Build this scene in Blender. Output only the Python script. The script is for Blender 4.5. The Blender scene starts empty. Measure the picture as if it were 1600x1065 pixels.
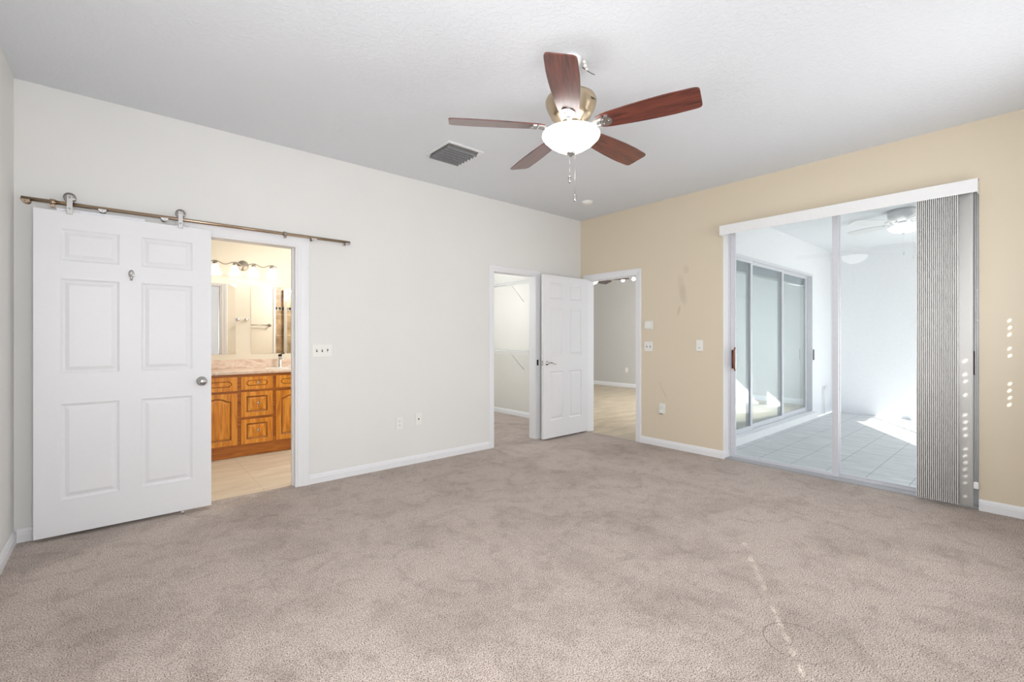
import bpy, bmesh, math, random
from mathutils import Vector, Matrix
random.seed(7)
C = bpy.context.scene.collection
PI = math.pi
R = math.radians

# ------------------------------------------------------------------ camera
CAM_H = 1.2566
FPX = 711.3
cam_d = bpy.data.cameras.new('camera')
cam = bpy.data.objects.new('camera', cam_d)
C.objects.link(cam)
cam_d.sensor_width = 36.0
cam_d.lens = 36.0 * FPX / 1600.0
cam_d.shift_y = -(532.5 - 527.62) / 1600.0
cam_d.clip_start = 0.02
cam_d.clip_end = 200
cam.location = (0, 0, CAM_H)
cam.rotation_euler = (R(90), 0, R(49.3385 - 90))
bpy.context.scene.camera = cam

# ------------------------------------------------------------------ light + exposure
vs = bpy.context.scene.view_settings
vs.view_transform = 'Standard'
vs.look = 'None'
vs.gamma = 1
vs.use_curve_mapping = False
vs.exposure = 0.0

world = bpy.data.worlds.new('world')
bpy.context.scene.world = world
world.use_nodes = True
wn = world.node_tree
wn.nodes['Background'].inputs[0].default_value = (0.86, 0.93, 1.0, 1)
wn.nodes['Background'].inputs[1].default_value = 1.6

SUN_AZ = R(32.2)
SUN_EL = math.atan(0.471)
sd = bpy.data.lights.new('sun', 'SUN')
sd.energy = 15.0
sd.angle = R(0.53)
sd.color = (1.0, 0.97, 0.92)
sun = bpy.data.objects.new('sun', sd)
C.objects.link(sun)
sdir = Vector((math.cos(SUN_EL) * math.cos(SUN_AZ), math.cos(SUN_EL) * math.sin(SUN_AZ), -math.sin(SUN_EL)))
sun.rotation_euler = sdir.to_track_quat('-Z', 'Y').to_euler()
sun.location = (-5, -6, 6)


def area(name, loc, direction, sx, sy, power, color=(1, 1, 1)):
    l = bpy.data.lights.new(name, 'AREA')
    l.shape = 'RECTANGLE'
    l.size = sx
    l.size_y = sy
    l.energy = power
    l.color = color
    o = bpy.data.objects.new(name, l)
    C.objects.link(o)
    o.location = loc
    o.rotation_euler = Vector(direction).to_track_quat('-Z', 'Y').to_euler()
    return o


def point(name, loc, power, r=0.05, color=(1, 1, 1)):
    l = bpy.data.lights.new(name, 'POINT')
    l.energy = power
    l.shadow_soft_size = r
    l.color = color
    o = bpy.data.objects.new(name, l)
    C.objects.link(o)
    o.location = loc
    return o


# daylight glowing through the two blinds of the wall behind the camera, and the glass doors
area('window_daylight_and_fill', (0.25, -0.44, 1.5), (0.25, 1, 0.22), 1.0, 1.3, 46, (0.96, 0.975, 1.0))
area('window_daylight_and_fill', (3.45, -0.44, 1.5), (-0.3, 1, 0.15), 1.0, 1.3, 30, (0.96, 0.975, 1.0))
area('window_daylight_and_fill', (-0.44, 0.65, 1.5), (1, 0.1, 0.16), 1.0, 1.3, 48, (0.96, 0.975, 1.0))  # added fill at the added left-wall window, evens the room light
area('living_daylight', (8.0, 2.80, 1.2), (0.1, 1, 0), 1.8, 2.0, 150, (0.97, 0.98, 1.0))
point('closet_fill', (3.55, 5.6, 1.9), 40, 0.12, (0.95, 0.975, 1.0))  # added fill, kept out of view; the closet has no fixture here
point('bathroom_lamp_and_fill', (1.09, 5.75, 1.98), 1.2, 0.12, (1, 0.94, 0.85))
point('bathroom_lamp_and_fill', (2.25, 4.95, 2.05), 46, 0.15, (1, 0.975, 0.94))  # added fill out of sight of door and mirrors, no fixture here

# ------------------------------------------------------------------ dimensions
H = 2.845
XL, XB, YA, YD = -0.4975, 4.7543, 4.0993, -0.52
WT = 0.11


# ------------------------------------------------------------------ materials
class NT:
    def __init__(self, name):
        self.m = bpy.data.materials.new(name)
        self.m.use_nodes = True
        self.t = self.m.node_tree
        self.b = self.t.nodes['Principled BSDF']

    def n(self, typ, **kw):
        nd = self.t.nodes.new(typ)
        for k, v in kw.items():
            setattr(nd, k, v)
        return nd

    def l(self, a, b):
        self.t.links.new(a, b)

    def coords(self, scale=(1, 1, 1), rot=(0, 0, 0), kind='Object', loc=(0, 0, 0)):
        tc = self.n('ShaderNodeTexCoord')
        mp = self.n('ShaderNodeMapping')
        mp.inputs['Scale'].default_value = scale
        mp.inputs['Rotation'].default_value = rot
        mp.inputs['Location'].default_value = loc
        self.l(tc.outputs[kind], mp.inputs['Vector'])
        return mp.outputs['Vector']

    def ramp(self, fac, stops):
        r = self.n('ShaderNodeValToRGB')
        while len(r.color_ramp.elements) < len(stops):
            r.color_ramp.elements.new(0.5)
        for e, (p, c) in zip(r.color_ramp.elements, stops):
            e.position = p
            e.color = (*c, 1)
        self.l(fac, r.inputs['Fac'])
        return r.outputs['Color']

    def bump(self, height, strength, dist=0.01):
        b = self.n('ShaderNodeBump')
        b.inputs['Strength'].default_value = strength
        b.inputs['Distance'].default_value = dist
        self.l(height, b.inputs['Height'])
        self.l(b.outputs['Normal'], self.b.inputs['Normal'])
        return b


def s2l(c):
    return tuple(((x / 255) / 12.92 if x / 255 <= 0.04045 else ((x / 255 + 0.055) / 1.055) ** 2.4) for x in c)


def simple(name, rgb, rough=0.5, metal=0.0, emit=None, spec=0.5, noise=0.03, nscale=30, bump=0.0, bscale=200):
    t = NT(name)
    c = s2l(rgb)
    v = t.coords()
    nz = t.n('ShaderNodeTexNoise')
    nz.inputs['Scale'].default_value = nscale
    nz.inputs['Detail'].default_value = 3
    t.l(v, nz.inputs['Vector'])
    lo = tuple(x * (1 - noise) for x in c)
    hi = tuple(min(1, x * (1 + noise)) for x in c)
    t.l(t.ramp(nz.outputs['Fac'], [(0.3, lo), (0.7, hi)]), t.b.inputs['Base Color'])
    t.b.inputs['Roughness'].default_value = rough
    t.b.inputs['Metallic'].default_value = metal
    t.b.inputs['Specular IOR Level'].default_value = spec
    if emit:
        t.b.inputs['Emission Color'].default_value = (*s2l(emit[0]), 1)
        t.b.inputs['Emission Strength'].default_value = emit[1]
    if bump:
        nb = t.n('ShaderNodeTexNoise')
        nb.inputs['Scale'].default_value = bscale
        nb.inputs['Detail'].default_value = 2
        t.l(v, nb.inputs['Vector'])
        t.bump(nb.outputs['Fac'], bump, 0.002)
    return t.m


M = {}
M['wall_white'] = simple('wall_paint_offwhite', (232, 231, 228), 0.6, spec=0.25, noise=0.01, nscale=2, bump=0.12, bscale=160)
M['bath_wall'] = simple('wall_paint_cream', (232, 224, 208), 0.55, spec=0.3, noise=0.01, nscale=2, bump=0.1, bscale=160)
M['grey_wall'] = simple('wall_paint_grey', (205, 204, 200), 0.6, spec=0.25, noise=0.01, nscale=2, bump=0.1, bscale=160)
M['closet_wall'] = simple('wall_paint_closet', (222, 220, 213), 0.6, spec=0.25, noise=0.01, nscale=2, bump=0.1, bscale=160)
M['trim'] = simple('trim_paint_white', (238, 238, 240), 0.35, spec=0.4, noise=0.005)
M['door'] = simple('door_paint_white', (234, 234, 236), 0.38, spec=0.4, noise=0.005)
M['plastic'] = simple('white_plastic', (240, 239, 234), 0.35, noise=0.01)
M['slot'] = simple('dark_slot', (70, 68, 66), 0.6)
M['nickel'] = simple('brushed_nickel', (168, 160, 150), 0.28, 1.0, noise=0.06, nscale=90)
M['satin'] = simple('satin_nickel', (190, 188, 186), 0.24, 1.0, noise=0.03, nscale=60)
M['champagne'] = simple('antique_nickel', (196, 178, 152), 0.33, 1.0, noise=0.05, nscale=12)
M['chrome'] = simple('chrome', (225, 225, 228), 0.08, 1.0, noise=0.01)
M['bronze'] = simple('bronze_rod', (182, 160, 138), 0.25, 1.0, noise=0.05, nscale=70)
M['dark_metal'] = simple('dark_metal', (52, 48, 46), 0.4, 0.8)
M['alu'] = simple('painted_aluminium', (216, 217, 223), 0.35, 0.15, noise=0.02)
M['threshold'] = simple('threshold_aluminium', (176, 176, 180), 0.45, 0.2, noise=0.04)
M['white_metal'] = simple('white_coated_wire', (236, 236, 234), 0.35, noise=0.01)
M['vane'] = simple('blind_vane_vinyl', (246, 245, 243), 0.5, noise=0.01, nscale=8)
_t = M['vane'].node_tree
_p = _t.nodes['Principled BSDF']
_tl = _t.nodes.new('ShaderNodeBsdfTranslucent')
_tl.inputs[0].default_value = (0.92, 0.92, 0.90, 1)
_mx = _t.nodes.new('ShaderNodeMixShader')
_mx.inputs[0].default_value = 0.28
_t.links.new(_p.outputs[0], _mx.inputs[1])
_t.links.new(_tl.outputs[0], _mx.inputs[2])
_t.links.new(_mx.outputs[0], [n for n in _t.nodes if n.type == 'OUTPUT_MATERIAL'][0].inputs['Surface'])
M['valance'] = simple('valance_vinyl', (240, 240, 240), 0.4, noise=0.01)
M['slat'] = simple('blind_slat', (238, 237, 232), 0.5, noise=0.01)
M['handle_wood'] = simple('handle_wood', (140, 78, 50), 0.4, noise=0.25, nscale=60)
M['black'] = simple('black_plastic', (28, 27, 28), 0.4)
M['bowl'] = simple('lit_frosted_glass', (250, 250, 250), 0.3, emit=((255, 252, 248), 3.8), noise=0.0)
M['bowl_dim'] = simple('lit_opal_glass', (250, 250, 250), 0.3, emit=((255, 253, 250), 1.5), noise=0.0)
M['shade'] = simple('lit_bell_glass', (250, 248, 244), 0.3, emit=((255, 246, 234), 1.7), noise=0.0)
M['bulb'] = simple('lit_bulb', (250, 248, 244), 0.3, emit=((255, 250, 240), 5.0), noise=0.0)
M['white_blade'] = simple('white_fan_blade', (226, 228, 230), 0.5, noise=0.01)
M['stucco'] = simple('stucco_white', (236, 238, 242), 0.85, spec=0.2, noise=0.015, nscale=30, bump=0.7, bscale=55)
M['sill_white'] = simple('painted_curb', (240, 241, 243), 0.6, noise=0.02)
M['crystal'] = simple('clear_crystal', (235, 232, 225), 0.15, noise=0.02)
M['vent_grey'] = simple('vent_louver_shaded', (122, 122, 124), 0.5, 0.3, noise=0.08, nscale=40)  # grey carries the shade on louvers facing away
M['vent_dark'] = simple('vent_inside_shade', (38, 38, 40), 0.9)
M['porcelain'] = simple('porcelain', (245, 243, 240), 0.15, noise=0.01)
M['ground'] = simple('concrete_slab', (186, 182, 172), 0.9, noise=0.1, nscale=3)
M['light_seal_roof'] = simple('roof_board', (120, 115, 110), 0.9)

t = NT('mirror_silver')
t.b.inputs['Base Color'].default_value = (0.93, 0.93, 0.92, 1)
t.b.inputs['Metallic'].default_value = 1
t.b.inputs['Roughness'].default_value = 0.015
M['mirror'] = t.m


def make_glass(name, tint, base=0.0):
    t = NT(name)
    t.t.nodes.remove(t.b)
    out = [n for n in t.t.nodes if n.type == 'OUTPUT_MATERIAL'][0]
    tr = t.n('ShaderNodeBsdfTransparent')
    tr.inputs[0].default_value = (*tint, 1)
    gl = t.n('ShaderNodeBsdfGlossy')
    gl.inputs['Roughness'].default_value = 0.01
    gl.inputs['Color'].default_value = (1, 1, 1, 1)
    fr = t.n('ShaderNodeFresnel')
    geo = t.n('ShaderNodeNewGeometry')
    mr = t.n('ShaderNodeMapRange')
    mr.inputs['To Min'].default_value = 1.34
    mr.inputs['To Max'].default_value = 1 / 1.34
    t.l(geo.outputs['Backfacing'], mr.inputs['Value'])
    t.l(mr.outputs[0], fr.inputs['IOR'])
    mx = t.n('ShaderNodeMixShader')
    if base:
        ad = t.n('ShaderNodeMath', operation='ADD')
        ad.inputs[1].default_value = base
        ad.use_clamp = True
        t.l(fr.outputs[0], ad.inputs[0])
        t.l(ad.outputs[0], mx.inputs[0])
    else:
        t.l(fr.outputs[0], mx.inputs[0])
    t.l(tr.outputs[0], mx.inputs[1])
    t.l(gl.outputs[0], mx.inputs[2])
    t.l(mx.outputs[0], out.inputs['Surface'])
    return t.m


M['glass'] = make_glass('clear_glass', (0.97, 0.985, 0.98))
M['patio_glass'] = make_glass('tinted_glass', (0.68, 0.735, 0.76), 0.11)
M['shower_glass'] = make_glass('green_glass', (0.62, 0.78, 0.72))


def mat_ceiling(name='ceiling_knockdown', rgb=(228, 231, 235)):
    t = NT(name)
    c = s2l(rgb)
    t.b.inputs['Base Color'].default_value = (*c, 1)
    t.b.inputs['Roughness'].default_value = 0.8
    t.b.inputs['Specular IOR Level'].default_value = 0.2
    v = t.coords()
    n1 = t.n('ShaderNodeTexNoise')
    n1.inputs['Scale'].default_value = 38
    n1.inputs['Detail'].default_value = 4
    n1.inputs['Distortion'].default_value = 0.6
    t.l(v, n1.inputs['Vector'])
    r = t.ramp(n1.outputs['Fac'], [(0.46, (0, 0, 0)), (0.56, (1, 1, 1))])
    t.bump(r, 0.35, 0.003)
    return t.m


M['ceiling'] = mat_ceiling()


def mat_tan():
    """tan wall paint with a few faint scuffs of their own shape"""
    t = NT('wall_paint_tan')
    base = s2l((224, 211, 188))
    scuff = s2l((210, 197, 174))
    geo = t.n('ShaderNodeNewGeometry')
    sep = t.n('ShaderNodeSeparateXYZ')
    t.l(geo.outputs['Position'], sep.inputs[0])
    nz = t.n('ShaderNodeTexNoise')
    nz.inputs['Scale'].default_value = 7
    nz.inputs['Detail'].default_value = 4
    t.l(geo.outputs['Position'], nz.inputs['Vector'])
    total = None
    # (y, z, half width y, half height z, lean)
    for (y, z, a, b, k) in ((2.62, 1.80, 0.055, 0.20, 0.15), (2.66, 1.56, 0.025, 0.07, -0.25),
                            (2.86, 0.66, 0.022, 0.13, 0.55), (2.58, 2.02, 0.05, 0.06, 0)):
        dy = t.n('ShaderNodeMath', operation='SUBTRACT')
        dy.inputs[1].default_value = y
        t.l(sep.outputs['Y'], dy.inputs[0])
        dz = t.n('ShaderNodeMath', operation='SUBTRACT')
        dz.inputs[1].default_value = z
        t.l(sep.outputs['Z'], dz.inputs[0])
        kk = t.n('ShaderNodeMath', operation='MULTIPLY_ADD')
        kk.inputs[1].default_value = -k
        t.l(dz.outputs[0], kk.inputs[0])
        t.l(dy.outputs[0], kk.inputs[2])
        e1 = t.n('ShaderNodeMath', operation='DIVIDE')
        e1.inputs[1].default_value = a
        t.l(kk.outputs[0], e1.inputs[0])
        e2 = t.n('ShaderNodeMath', operation='DIVIDE')
        e2.inputs[1].default_value = b
        t.l(dz.outputs[0], e2.inputs[0])
        p1 = t.n('ShaderNodeMath', operation='MULTIPLY')
        t.l(e1.outputs[0], p1.inputs[0]); t.l(e1.outputs[0], p1.inputs[1])
        p2 = t.n('ShaderNodeMath', operation='MULTIPLY_ADD')
        t.l(e2.outputs[0], p2.inputs[0]); t.l(e2.outputs[0], p2.inputs[1]); t.l(p1.outputs[0], p2.inputs[2])
        inv = t.n('ShaderNodeMath', operation='SUBTRACT')
        inv.inputs[0].default_value = 1.0
        inv.use_clamp = True
        t.l(p2.outputs[0], inv.inputs[1])  # dark sheet colours in the shade inside the vent
        if total is None:
            total = inv.outputs[0]
        else:
            ad = t.n('ShaderNodeMath', operation='MAXIMUM')
            t.l(total, ad.inputs[0]); t.l(inv.outputs[0], ad.inputs[1])
            total = ad.outputs[0]
    rr = t.n('ShaderNodeMapRange')
    rr.inputs['From Min'].default_value = 0.35
    rr.inputs['From Max'].default_value = 0.65
    t.l(nz.outputs['Fac'], rr.inputs['Value'])
    mu = t.n('ShaderNodeMath', operation='MULTIPLY')
    t.l(total, mu.inputs[0]); t.l(rr.outputs[0], mu.inputs[1])
    col = t.ramp(mu.outputs[0], [(0.0, base), (0.9, scuff)])
    t.l(col, t.b.inputs['Base Color'])
    t.b.inputs['Roughness'].default_value = 0.38
    t.b.inputs['Specular IOR Level'].default_value = 0.4
    nb = t.n('ShaderNodeTexNoise')
    nb.inputs['Scale'].default_value = 120
    t.l(geo.outputs['Position'], nb.inputs['Vector'])
    t.bump(nb.outputs['Fac'], 0.12, 0.002)
    return t.m


M['tan'] = mat_tan()


def mat_carpet():
    t = NT('carpet_pile')
    geo = t.n('ShaderNodeNewGeometry')
    P = geo.outputs['Position']

    def noise(scale, detail=2, rough=0.5, dist=0.0):
        n = t.n('ShaderNodeTexNoise')
        n.inputs['Scale'].default_value = scale
        n.inputs['Detail'].default_value = detail
        n.inputs['Roughness'].default_value = rough
        n.inputs['Distortion'].default_value = dist
        t.l(P, n.inputs['Vector'])
        return n.outputs['Fac']
    fine = noise(190, 2, 0.7)
    mid = noise(34, 3, 0.6)
    big = noise(2.1, 5, 0.62, 0.4)
    patch = noise(7.5, 3, 0.6, 0.8)
    c1 = t.ramp(fine, [(0.37, s2l((104, 86, 76))), (0.49, s2l((204, 188, 177))), (0.66, s2l((240, 228, 218)))])
    shade = t.ramp(big, [(0.37, (0.83, 0.82, 0.81)), (0.54, (1, 1, 1))])
    m1 = t.n('ShaderNodeMix', data_type='RGBA', blend_type='MULTIPLY')
    m1.inputs['Factor'].default_value = 1
    t.l(c1, m1.inputs['A']); t.l(shade, m1.inputs['B'])
    sh2 = t.ramp(patch, [(0.36, (0.86, 0.85, 0.84)), (0.50, (1, 1, 1))])
    m2 = t.n('ShaderNodeMix', data_type='RGBA', blend_type='MULTIPLY')
    m2.inputs['Factor'].default_value = 1
    t.l(m1.outputs['Result'], m2.inputs['A']); t.l(sh2, m2.inputs['B'])
    sh3 = t.ramp(mid, [(0.3, (0.88, 0.87, 0.865)), (0.6, (1, 1, 1))])
    m3 = t.n('ShaderNodeMix', data_type='RGBA', blend_type='MULTIPLY')
    m3.inputs['Factor'].default_value = 1
    t.l(m2.outputs['Result'], m3.inputs['A']); t.l(sh3, m3.inputs['B'])
    # pressed ring mark of something round that stood here
    sub = t.n('ShaderNodeVectorMath', operation='SUBTRACT')
    sub.inputs[1].default_value = (2.125, 0.655, 0.0)
    t.l(P, sub.inputs[0])
    ln = t.n('ShaderNodeVectorMath', operation='LENGTH')
    t.l(sub.outputs[0], ln.inputs[0])
    d = t.n('ShaderNodeMath', operation='SUBTRACT')
    d.inputs[1].default_value = 0.128
    t.l(ln.outputs['Value'], d.inputs[0])
    ab = t.n('ShaderNodeMath', operation='ABSOLUTE')
    t.l(d.outputs[0], ab.inputs[0])
    ring = t.ramp(ab.outputs[0], [(0.0, (0.45, 0.42, 0.40)), (0.0035, (1, 1, 1))])
    m4 = t.n('ShaderNodeMix', data_type='RGBA', blend_type='MULTIPLY')
    nf = noise(3.2, 1)
    fr = t.n('ShaderNodeMapRange')
    fr.inputs['From Min'].default_value = 0.35
    fr.inputs['From Max'].default_value = 0.55
    t.l(nf, fr.inputs['Value'])
    t.l(fr.outputs[0], m4.inputs['Factor'])
    t.l(m3.outputs['Result'], m4.inputs['A']); t.l(ring, m4.inputs['B'])
    t.l(m4.outputs['Result'], t.b.inputs['Base Color'])
    t.b.inputs['Roughness'].default_value = 0.95
    t.b.inputs['Specular IOR Level'].default_value = 0.1
    t.b.inputs['Sheen Weight'].default_value = 0.15
    mul = t.n('ShaderNodeMath', operation='ADD')
    t.l(fine, mul.inputs[0]); t.l(mid, mul.inputs[1])
    t.bump(mul.outputs[0], 0.9, 0.006)
    return t.m


M['carpet'] = mat_carpet()


def mat_tile(name, size, c1, c2, grout, gw=0.004, off=(0, 0), vein=True, rough=0.35, wave=(3.0, 14.0), axis='XY', strip=None):
    """square tiles on world position, soft travertine / wood-like streaks"""
    t = NT(name)
    geo = t.n('ShaderNodeNewGeometry')
    sep = t.n('ShaderNodeSeparateXYZ')
    t.l(geo.outputs['Position'], sep.inputs[0])
    cmb = t.n('ShaderNodeCombineXYZ')
    t.l(sep.outputs[axis[0]], cmb.inputs[0]); t.l(sep.outputs[axis[1]], cmb.inputs[1])
    mp = t.n('ShaderNodeMapping')
    mp.inputs['Location'].default_value = (off[0], off[1], 0)
    t.l(cmb.outputs[0], mp.inputs['Vector'])
    br = t.n('ShaderNodeTexBrick')
    br.offset = 0.0
    br.inputs['Scale'].default_value = 1
    br.inputs['Brick Width'].default_value = size[0]
    br.inputs['Row Height'].default_value = size[1]
    br.inputs['Mortar Size'].default_value = gw
    br.inputs['Mortar Smooth'].default_value = 0.3
    br.inputs['Color1'].default_value = (0.97, 0.97, 0.97, 1)
    br.inputs['Color2'].default_value = (1, 1, 1, 1)
    br.inputs['Mortar'].default_value = (*[g / max(1e-4, (a + b) / 2) for g, a, b in zip(s2l(grout), s2l(c1), s2l(c2))], 1)
    t.l(mp.outputs[0], br.inputs['Vector'])
    m2 = t.n('ShaderNodeMapping')
    m2.inputs['Scale'].default_value = (wave[0], wave[1], 1)
    t.l(cmb.outputs[0], m2.inputs['Vector'])
    nz = t.n('ShaderNodeTexNoise')
    nz.inputs['Scale'].default_value = 1.0
    nz.inputs['Detail'].default_value = 6
    nz.inputs['Roughness'].default_value = 0.6
    nz.inputs['Distortion'].default_value = 0.5
    t.l(m2.outputs[0], nz.inputs['Vector'])
    col = t.ramp(nz.outputs['Fac'], [(0.32, s2l(c1)), (0.66, s2l(c2))])
    mx = t.n('ShaderNodeMix', data_type='RGBA', blend_type='MULTIPLY')
    mx.inputs['Factor'].default_value = 1
    t.l(col, mx.inputs['A']); t.l(br.outputs['Color'], mx.inputs['B'])
    t.l(mx.outputs['Result'], t.b.inputs['Base Color'])
    t.b.inputs['Roughness'].default_value = rough
    t.bump(br.outputs['Fac'], -0.3, 0.002)
    return t.m


M['patio_tile'] = mat_tile('patio_tile', (0.32, 0.322), (196, 198, 202), (226, 228, 230), (160, 163, 168), 0.004,
                           off=(0.05, 0.17), wave=(26.0, 3.0), rough=0.5)
M['bath_tile'] = mat_tile('bath_tile', (0.50, 0.50), (212, 198, 176), (236, 226, 208), (204, 190, 166), 0.003,
                          off=(0.1, 0.2), wave=(1.6, 7.0), rough=0.4)
M['living_tile'] = mat_tile('living_tile', (0.45, 0.45), (186, 168, 142), (214, 198, 172), (184, 166, 140), 0.003,
                            off=(0.2, 0.1), wave=(2.0, 7.0), rough=0.35)
M['shower_tile'] = mat_tile('shower_tile', (0.33, 0.33), (132, 104, 74), (196, 166, 128), (210, 195, 170), 0.004,
                            off=(0.12, 0.02), wave=(7.0, 7.0), rough=0.35, axis='XZ')
M['accent'] = mat_tile('accent_tile', (0.05, 0.05), (30, 26, 24), (60, 50, 44), (200, 190, 170), 0.006,
                       off=(0.01, 0.0), wave=(9.0, 9.0), rough=0.2, axis='XZ')


def mat_wood(name, c1, c2, c3, scale=(2.2, 26, 26), rough=0.35, coat=0.3, axis_rot=(0, 0, 0)):
    t = NT(name)
    v = t.coords(scale=scale, rot=axis_rot)
    n1 = t.n('ShaderNodeTexNoise')
    n1.inputs['Scale'].default_value = 1.5
    n1.inputs['Detail'].default_value = 6
    n1.inputs['Distortion'].default_value = 1.2
    t.l(v, n1.inputs['Vector'])
    col = t.ramp(n1.outputs['Fac'], [(0.30, s2l(c1)), (0.50, s2l(c2)), (0.72, s2l(c3))])
    t.l(col, t.b.inputs['Base Color'])
    t.b.inputs['Roughness'].default_value = rough
    t.b.inputs['Coat Weight'].default_value = coat
    t.b.inputs['Coat Roughness'].default_value = 0.2
    t.bump(n1.outputs['Fac'], 0.08, 0.002)
    return t.m


M['mahogany'] = mat_wood('mahogany_blade', (58, 25, 20), (98, 43, 32), (126, 60, 44), scale=(3, 34, 34), rough=0.30, coat=0.7)
M['dark_blade'] = mat_wood('walnut_blade', (34, 22, 20), (52, 34, 31), (66, 44, 40), scale=(3, 34, 34), rough=0.4)
M['oak'] = mat_wood('honey_oak', (190, 108, 24), (224, 144, 42), (240, 168, 66), scale=(24, 24, 2.4), rough=0.35)
M['oak_h'] = mat_wood('honey_oak_rail', (176, 102, 30), (208, 134, 46), (226, 158, 66), scale=(2.4, 24, 24), rough=0.35)
M['oak_frame_shaded'] = mat_wood('oak_face_frame_shaded', (152, 84, 22), (182, 106, 32), (200, 126, 46), scale=(2.4, 24, 24), rough=0.35)  # body darkened to paint the shadow in gaps between the fronts
M['oak_groove'] = mat_wood('oak_dark_groove', (128, 70, 18), (156, 90, 26), (176, 108, 36), scale=(10, 10, 4), rough=0.4)  # darker oak tone along the panel grooves


def mat_counter():
    t = NT('cultured_marble')
    v = t.coords(scale=(5, 9, 9))
    n1 = t.n('ShaderNodeTexNoise')
    n1.inputs['Scale'].default_value = 1.6
    n1.inputs['Detail'].default_value = 5
    n1.inputs['Distortion'].default_value = 1.6
    t.l(v, n1.inputs['Vector'])
    t.l(t.ramp(n1.outputs['Fac'], [(0.3, s2l((212, 184, 162))), (0.55, s2l((234, 214, 198))), (0.75, s2l((244, 232, 220)))]),
        t.b.inputs['Base Color'])
    t.b.inputs['Roughness'].default_value = 0.18
    return t.m


M['counter'] = mat_counter()


# ------------------------------------------------------------------ mesh helpers
def new():
    return bmesh.new()


def box(bm, x0, x1, y0, y1, z0, z1, mi=0):
    vs_ = [bm.verts.new((x, y, z)) for z in (z0, z1) for y in (y0, y1) for x in (x0, x1)]
    fs = [(0, 2, 3, 1), (4, 5, 7, 6), (0, 1, 5, 4), (2, 6, 7, 3), (0, 4, 6, 2), (1, 3, 7, 5)]
    out = []
    for f in fs:
        fc = bm.faces.new([vs_[i] for i in f])
        fc.material_index = mi
        out.append(fc)
    return vs_


def rbox(bm, x0, x1, y0, y1, z0, z1, r=0.003, seg=2):
    b2 = new()
    box(b2, x0, x1, y0, y1, z0, z1)
    bmesh.ops.bevel(b2, geom=b2.edges[:], offset=r, segments=seg, affect='EDGES', profile=0.5)
    merge(bm, b2)


def merge(bm, b2, mat=None):
    if mat is not None:
        bmesh.ops.transform(b2, matrix=mat, verts=b2.verts)
    me = bpy.data.meshes.new('tmp')
    b2.to_mesh(me)
    bm.from_mesh(me)
    bpy.data.meshes.remove(me)
    b2.free()


def lathe(bm, prof, seg=32, center=(0, 0, 0), axis='Z', cap=True, sm=True):
    """prof: list of (r, z)"""
    b2 = new()
    rings = []
    for r, z in prof:
        if r < 1e-6:
            rings.append([b2.verts.new((0, 0, z))])
        else:
            rings.append([b2.verts.new((r * math.cos(2 * PI * i / seg), r * math.sin(2 * PI * i / seg), z)) for i in range(seg)])
    for a, b in zip(rings, rings[1:]):
        if len(a) == 1 and len(b) == 1:
            continue
        for i in range(seg):
            j = (i + 1) % seg
            if len(a) == 1:
                f = b2.faces.new([a[0], b[i], b[j]])
            elif len(b) == 1:
                f = b2.faces.new([a[i], a[j], b[0]])
            else:
                f = b2.faces.new([a[i], a[j], b[j], b[i]])
            f.smooth = sm
    if cap:
        if len(rings[0]) > 1:
            b2.faces.new(rings[0][::-1])
        if len(rings[-1]) > 1:
            b2.faces.new(rings[-1])
    bmesh.ops.recalc_face_normals(b2, faces=b2.faces)
    m = Matrix.Translation(center)
    if axis == 'Y':
        m = m @ Matrix.Rotation(-PI / 2, 4, 'X')
    elif axis == '-Y':
        m = m @ Matrix.Rotation(PI / 2, 4, 'X')
    elif axis == 'X':
        m = m @ Matrix.Rotation(PI / 2, 4, 'Y')
    elif axis == '-X':
        m = m @ Matrix.Rotation(-PI / 2, 4, 'Y')
    merge(bm, b2, m)


def cyl(bm, r, z0, z1, center=(0, 0, 0), axis='Z', seg=24):
    lathe(bm, [(r, z0), (r, z1)], seg, center, axis)


def tube(bm, pts, r, seg=10, radii=None):
    pts = [Vector(p) for p in pts]
    b2 = new()
    rings = []
    prev = None
    for i, p in enumerate(pts):
        if i == 0:
            d = pts[1] - pts[0]
        elif i == len(pts) - 1:
            d = pts[-1] - pts[-2]
        else:
            d = (pts[i + 1] - pts[i - 1])
        d.normalize()
        if prev is None:
            a = d.orthogonal().normalized()
        else:
            a = (prev - d * prev.dot(d)).normalized()
        prev = a
        b = d.cross(a)
        rr = radii[i] if radii else r
        rings.append([b2.verts.new(p + (a * math.cos(2 * PI * k / seg) + b * math.sin(2 * PI * k / seg)) * rr) for k in range(seg)])
    for A_, B_ in zip(rings, rings[1:]):
        for k in range(seg):
            f = b2.faces.new([A_[k], A_[(k + 1) % seg], B_[(k + 1) % seg], B_[k]])
            f.smooth = True
    b2.faces.new(rings[0][::-1])
    b2.faces.new(rings[-1])
    merge(bm, b2)


def prism(bm, poly, h0, h1, axis='Z', mat=None):
    """poly (a,b) extruded; axis Z: (x,y)->z, Y: (x,z)->y, X: (y,z)->x"""
    b2 = new()

    def mk(a, b, h):
        return {'Z': (a, b, h), 'Y': (a, h, b), 'X': (h, a, b)}[axis]
    lo = [b2.verts.new(mk(a, b, h0)) for a, b in poly]
    hi = [b2.verts.new(mk(a, b, h1)) for a, b in poly]
    b2.faces.new(lo)
    b2.faces.new(hi)
    n = len(poly)
    for i in range(n):
        b2.faces.new([lo[i], lo[(i + 1) % n], hi[(i + 1) % n], hi[i]])
    bmesh.ops.recalc_face_normals(b2, faces=b2.faces)
    merge(bm, b2, mat)


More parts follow.
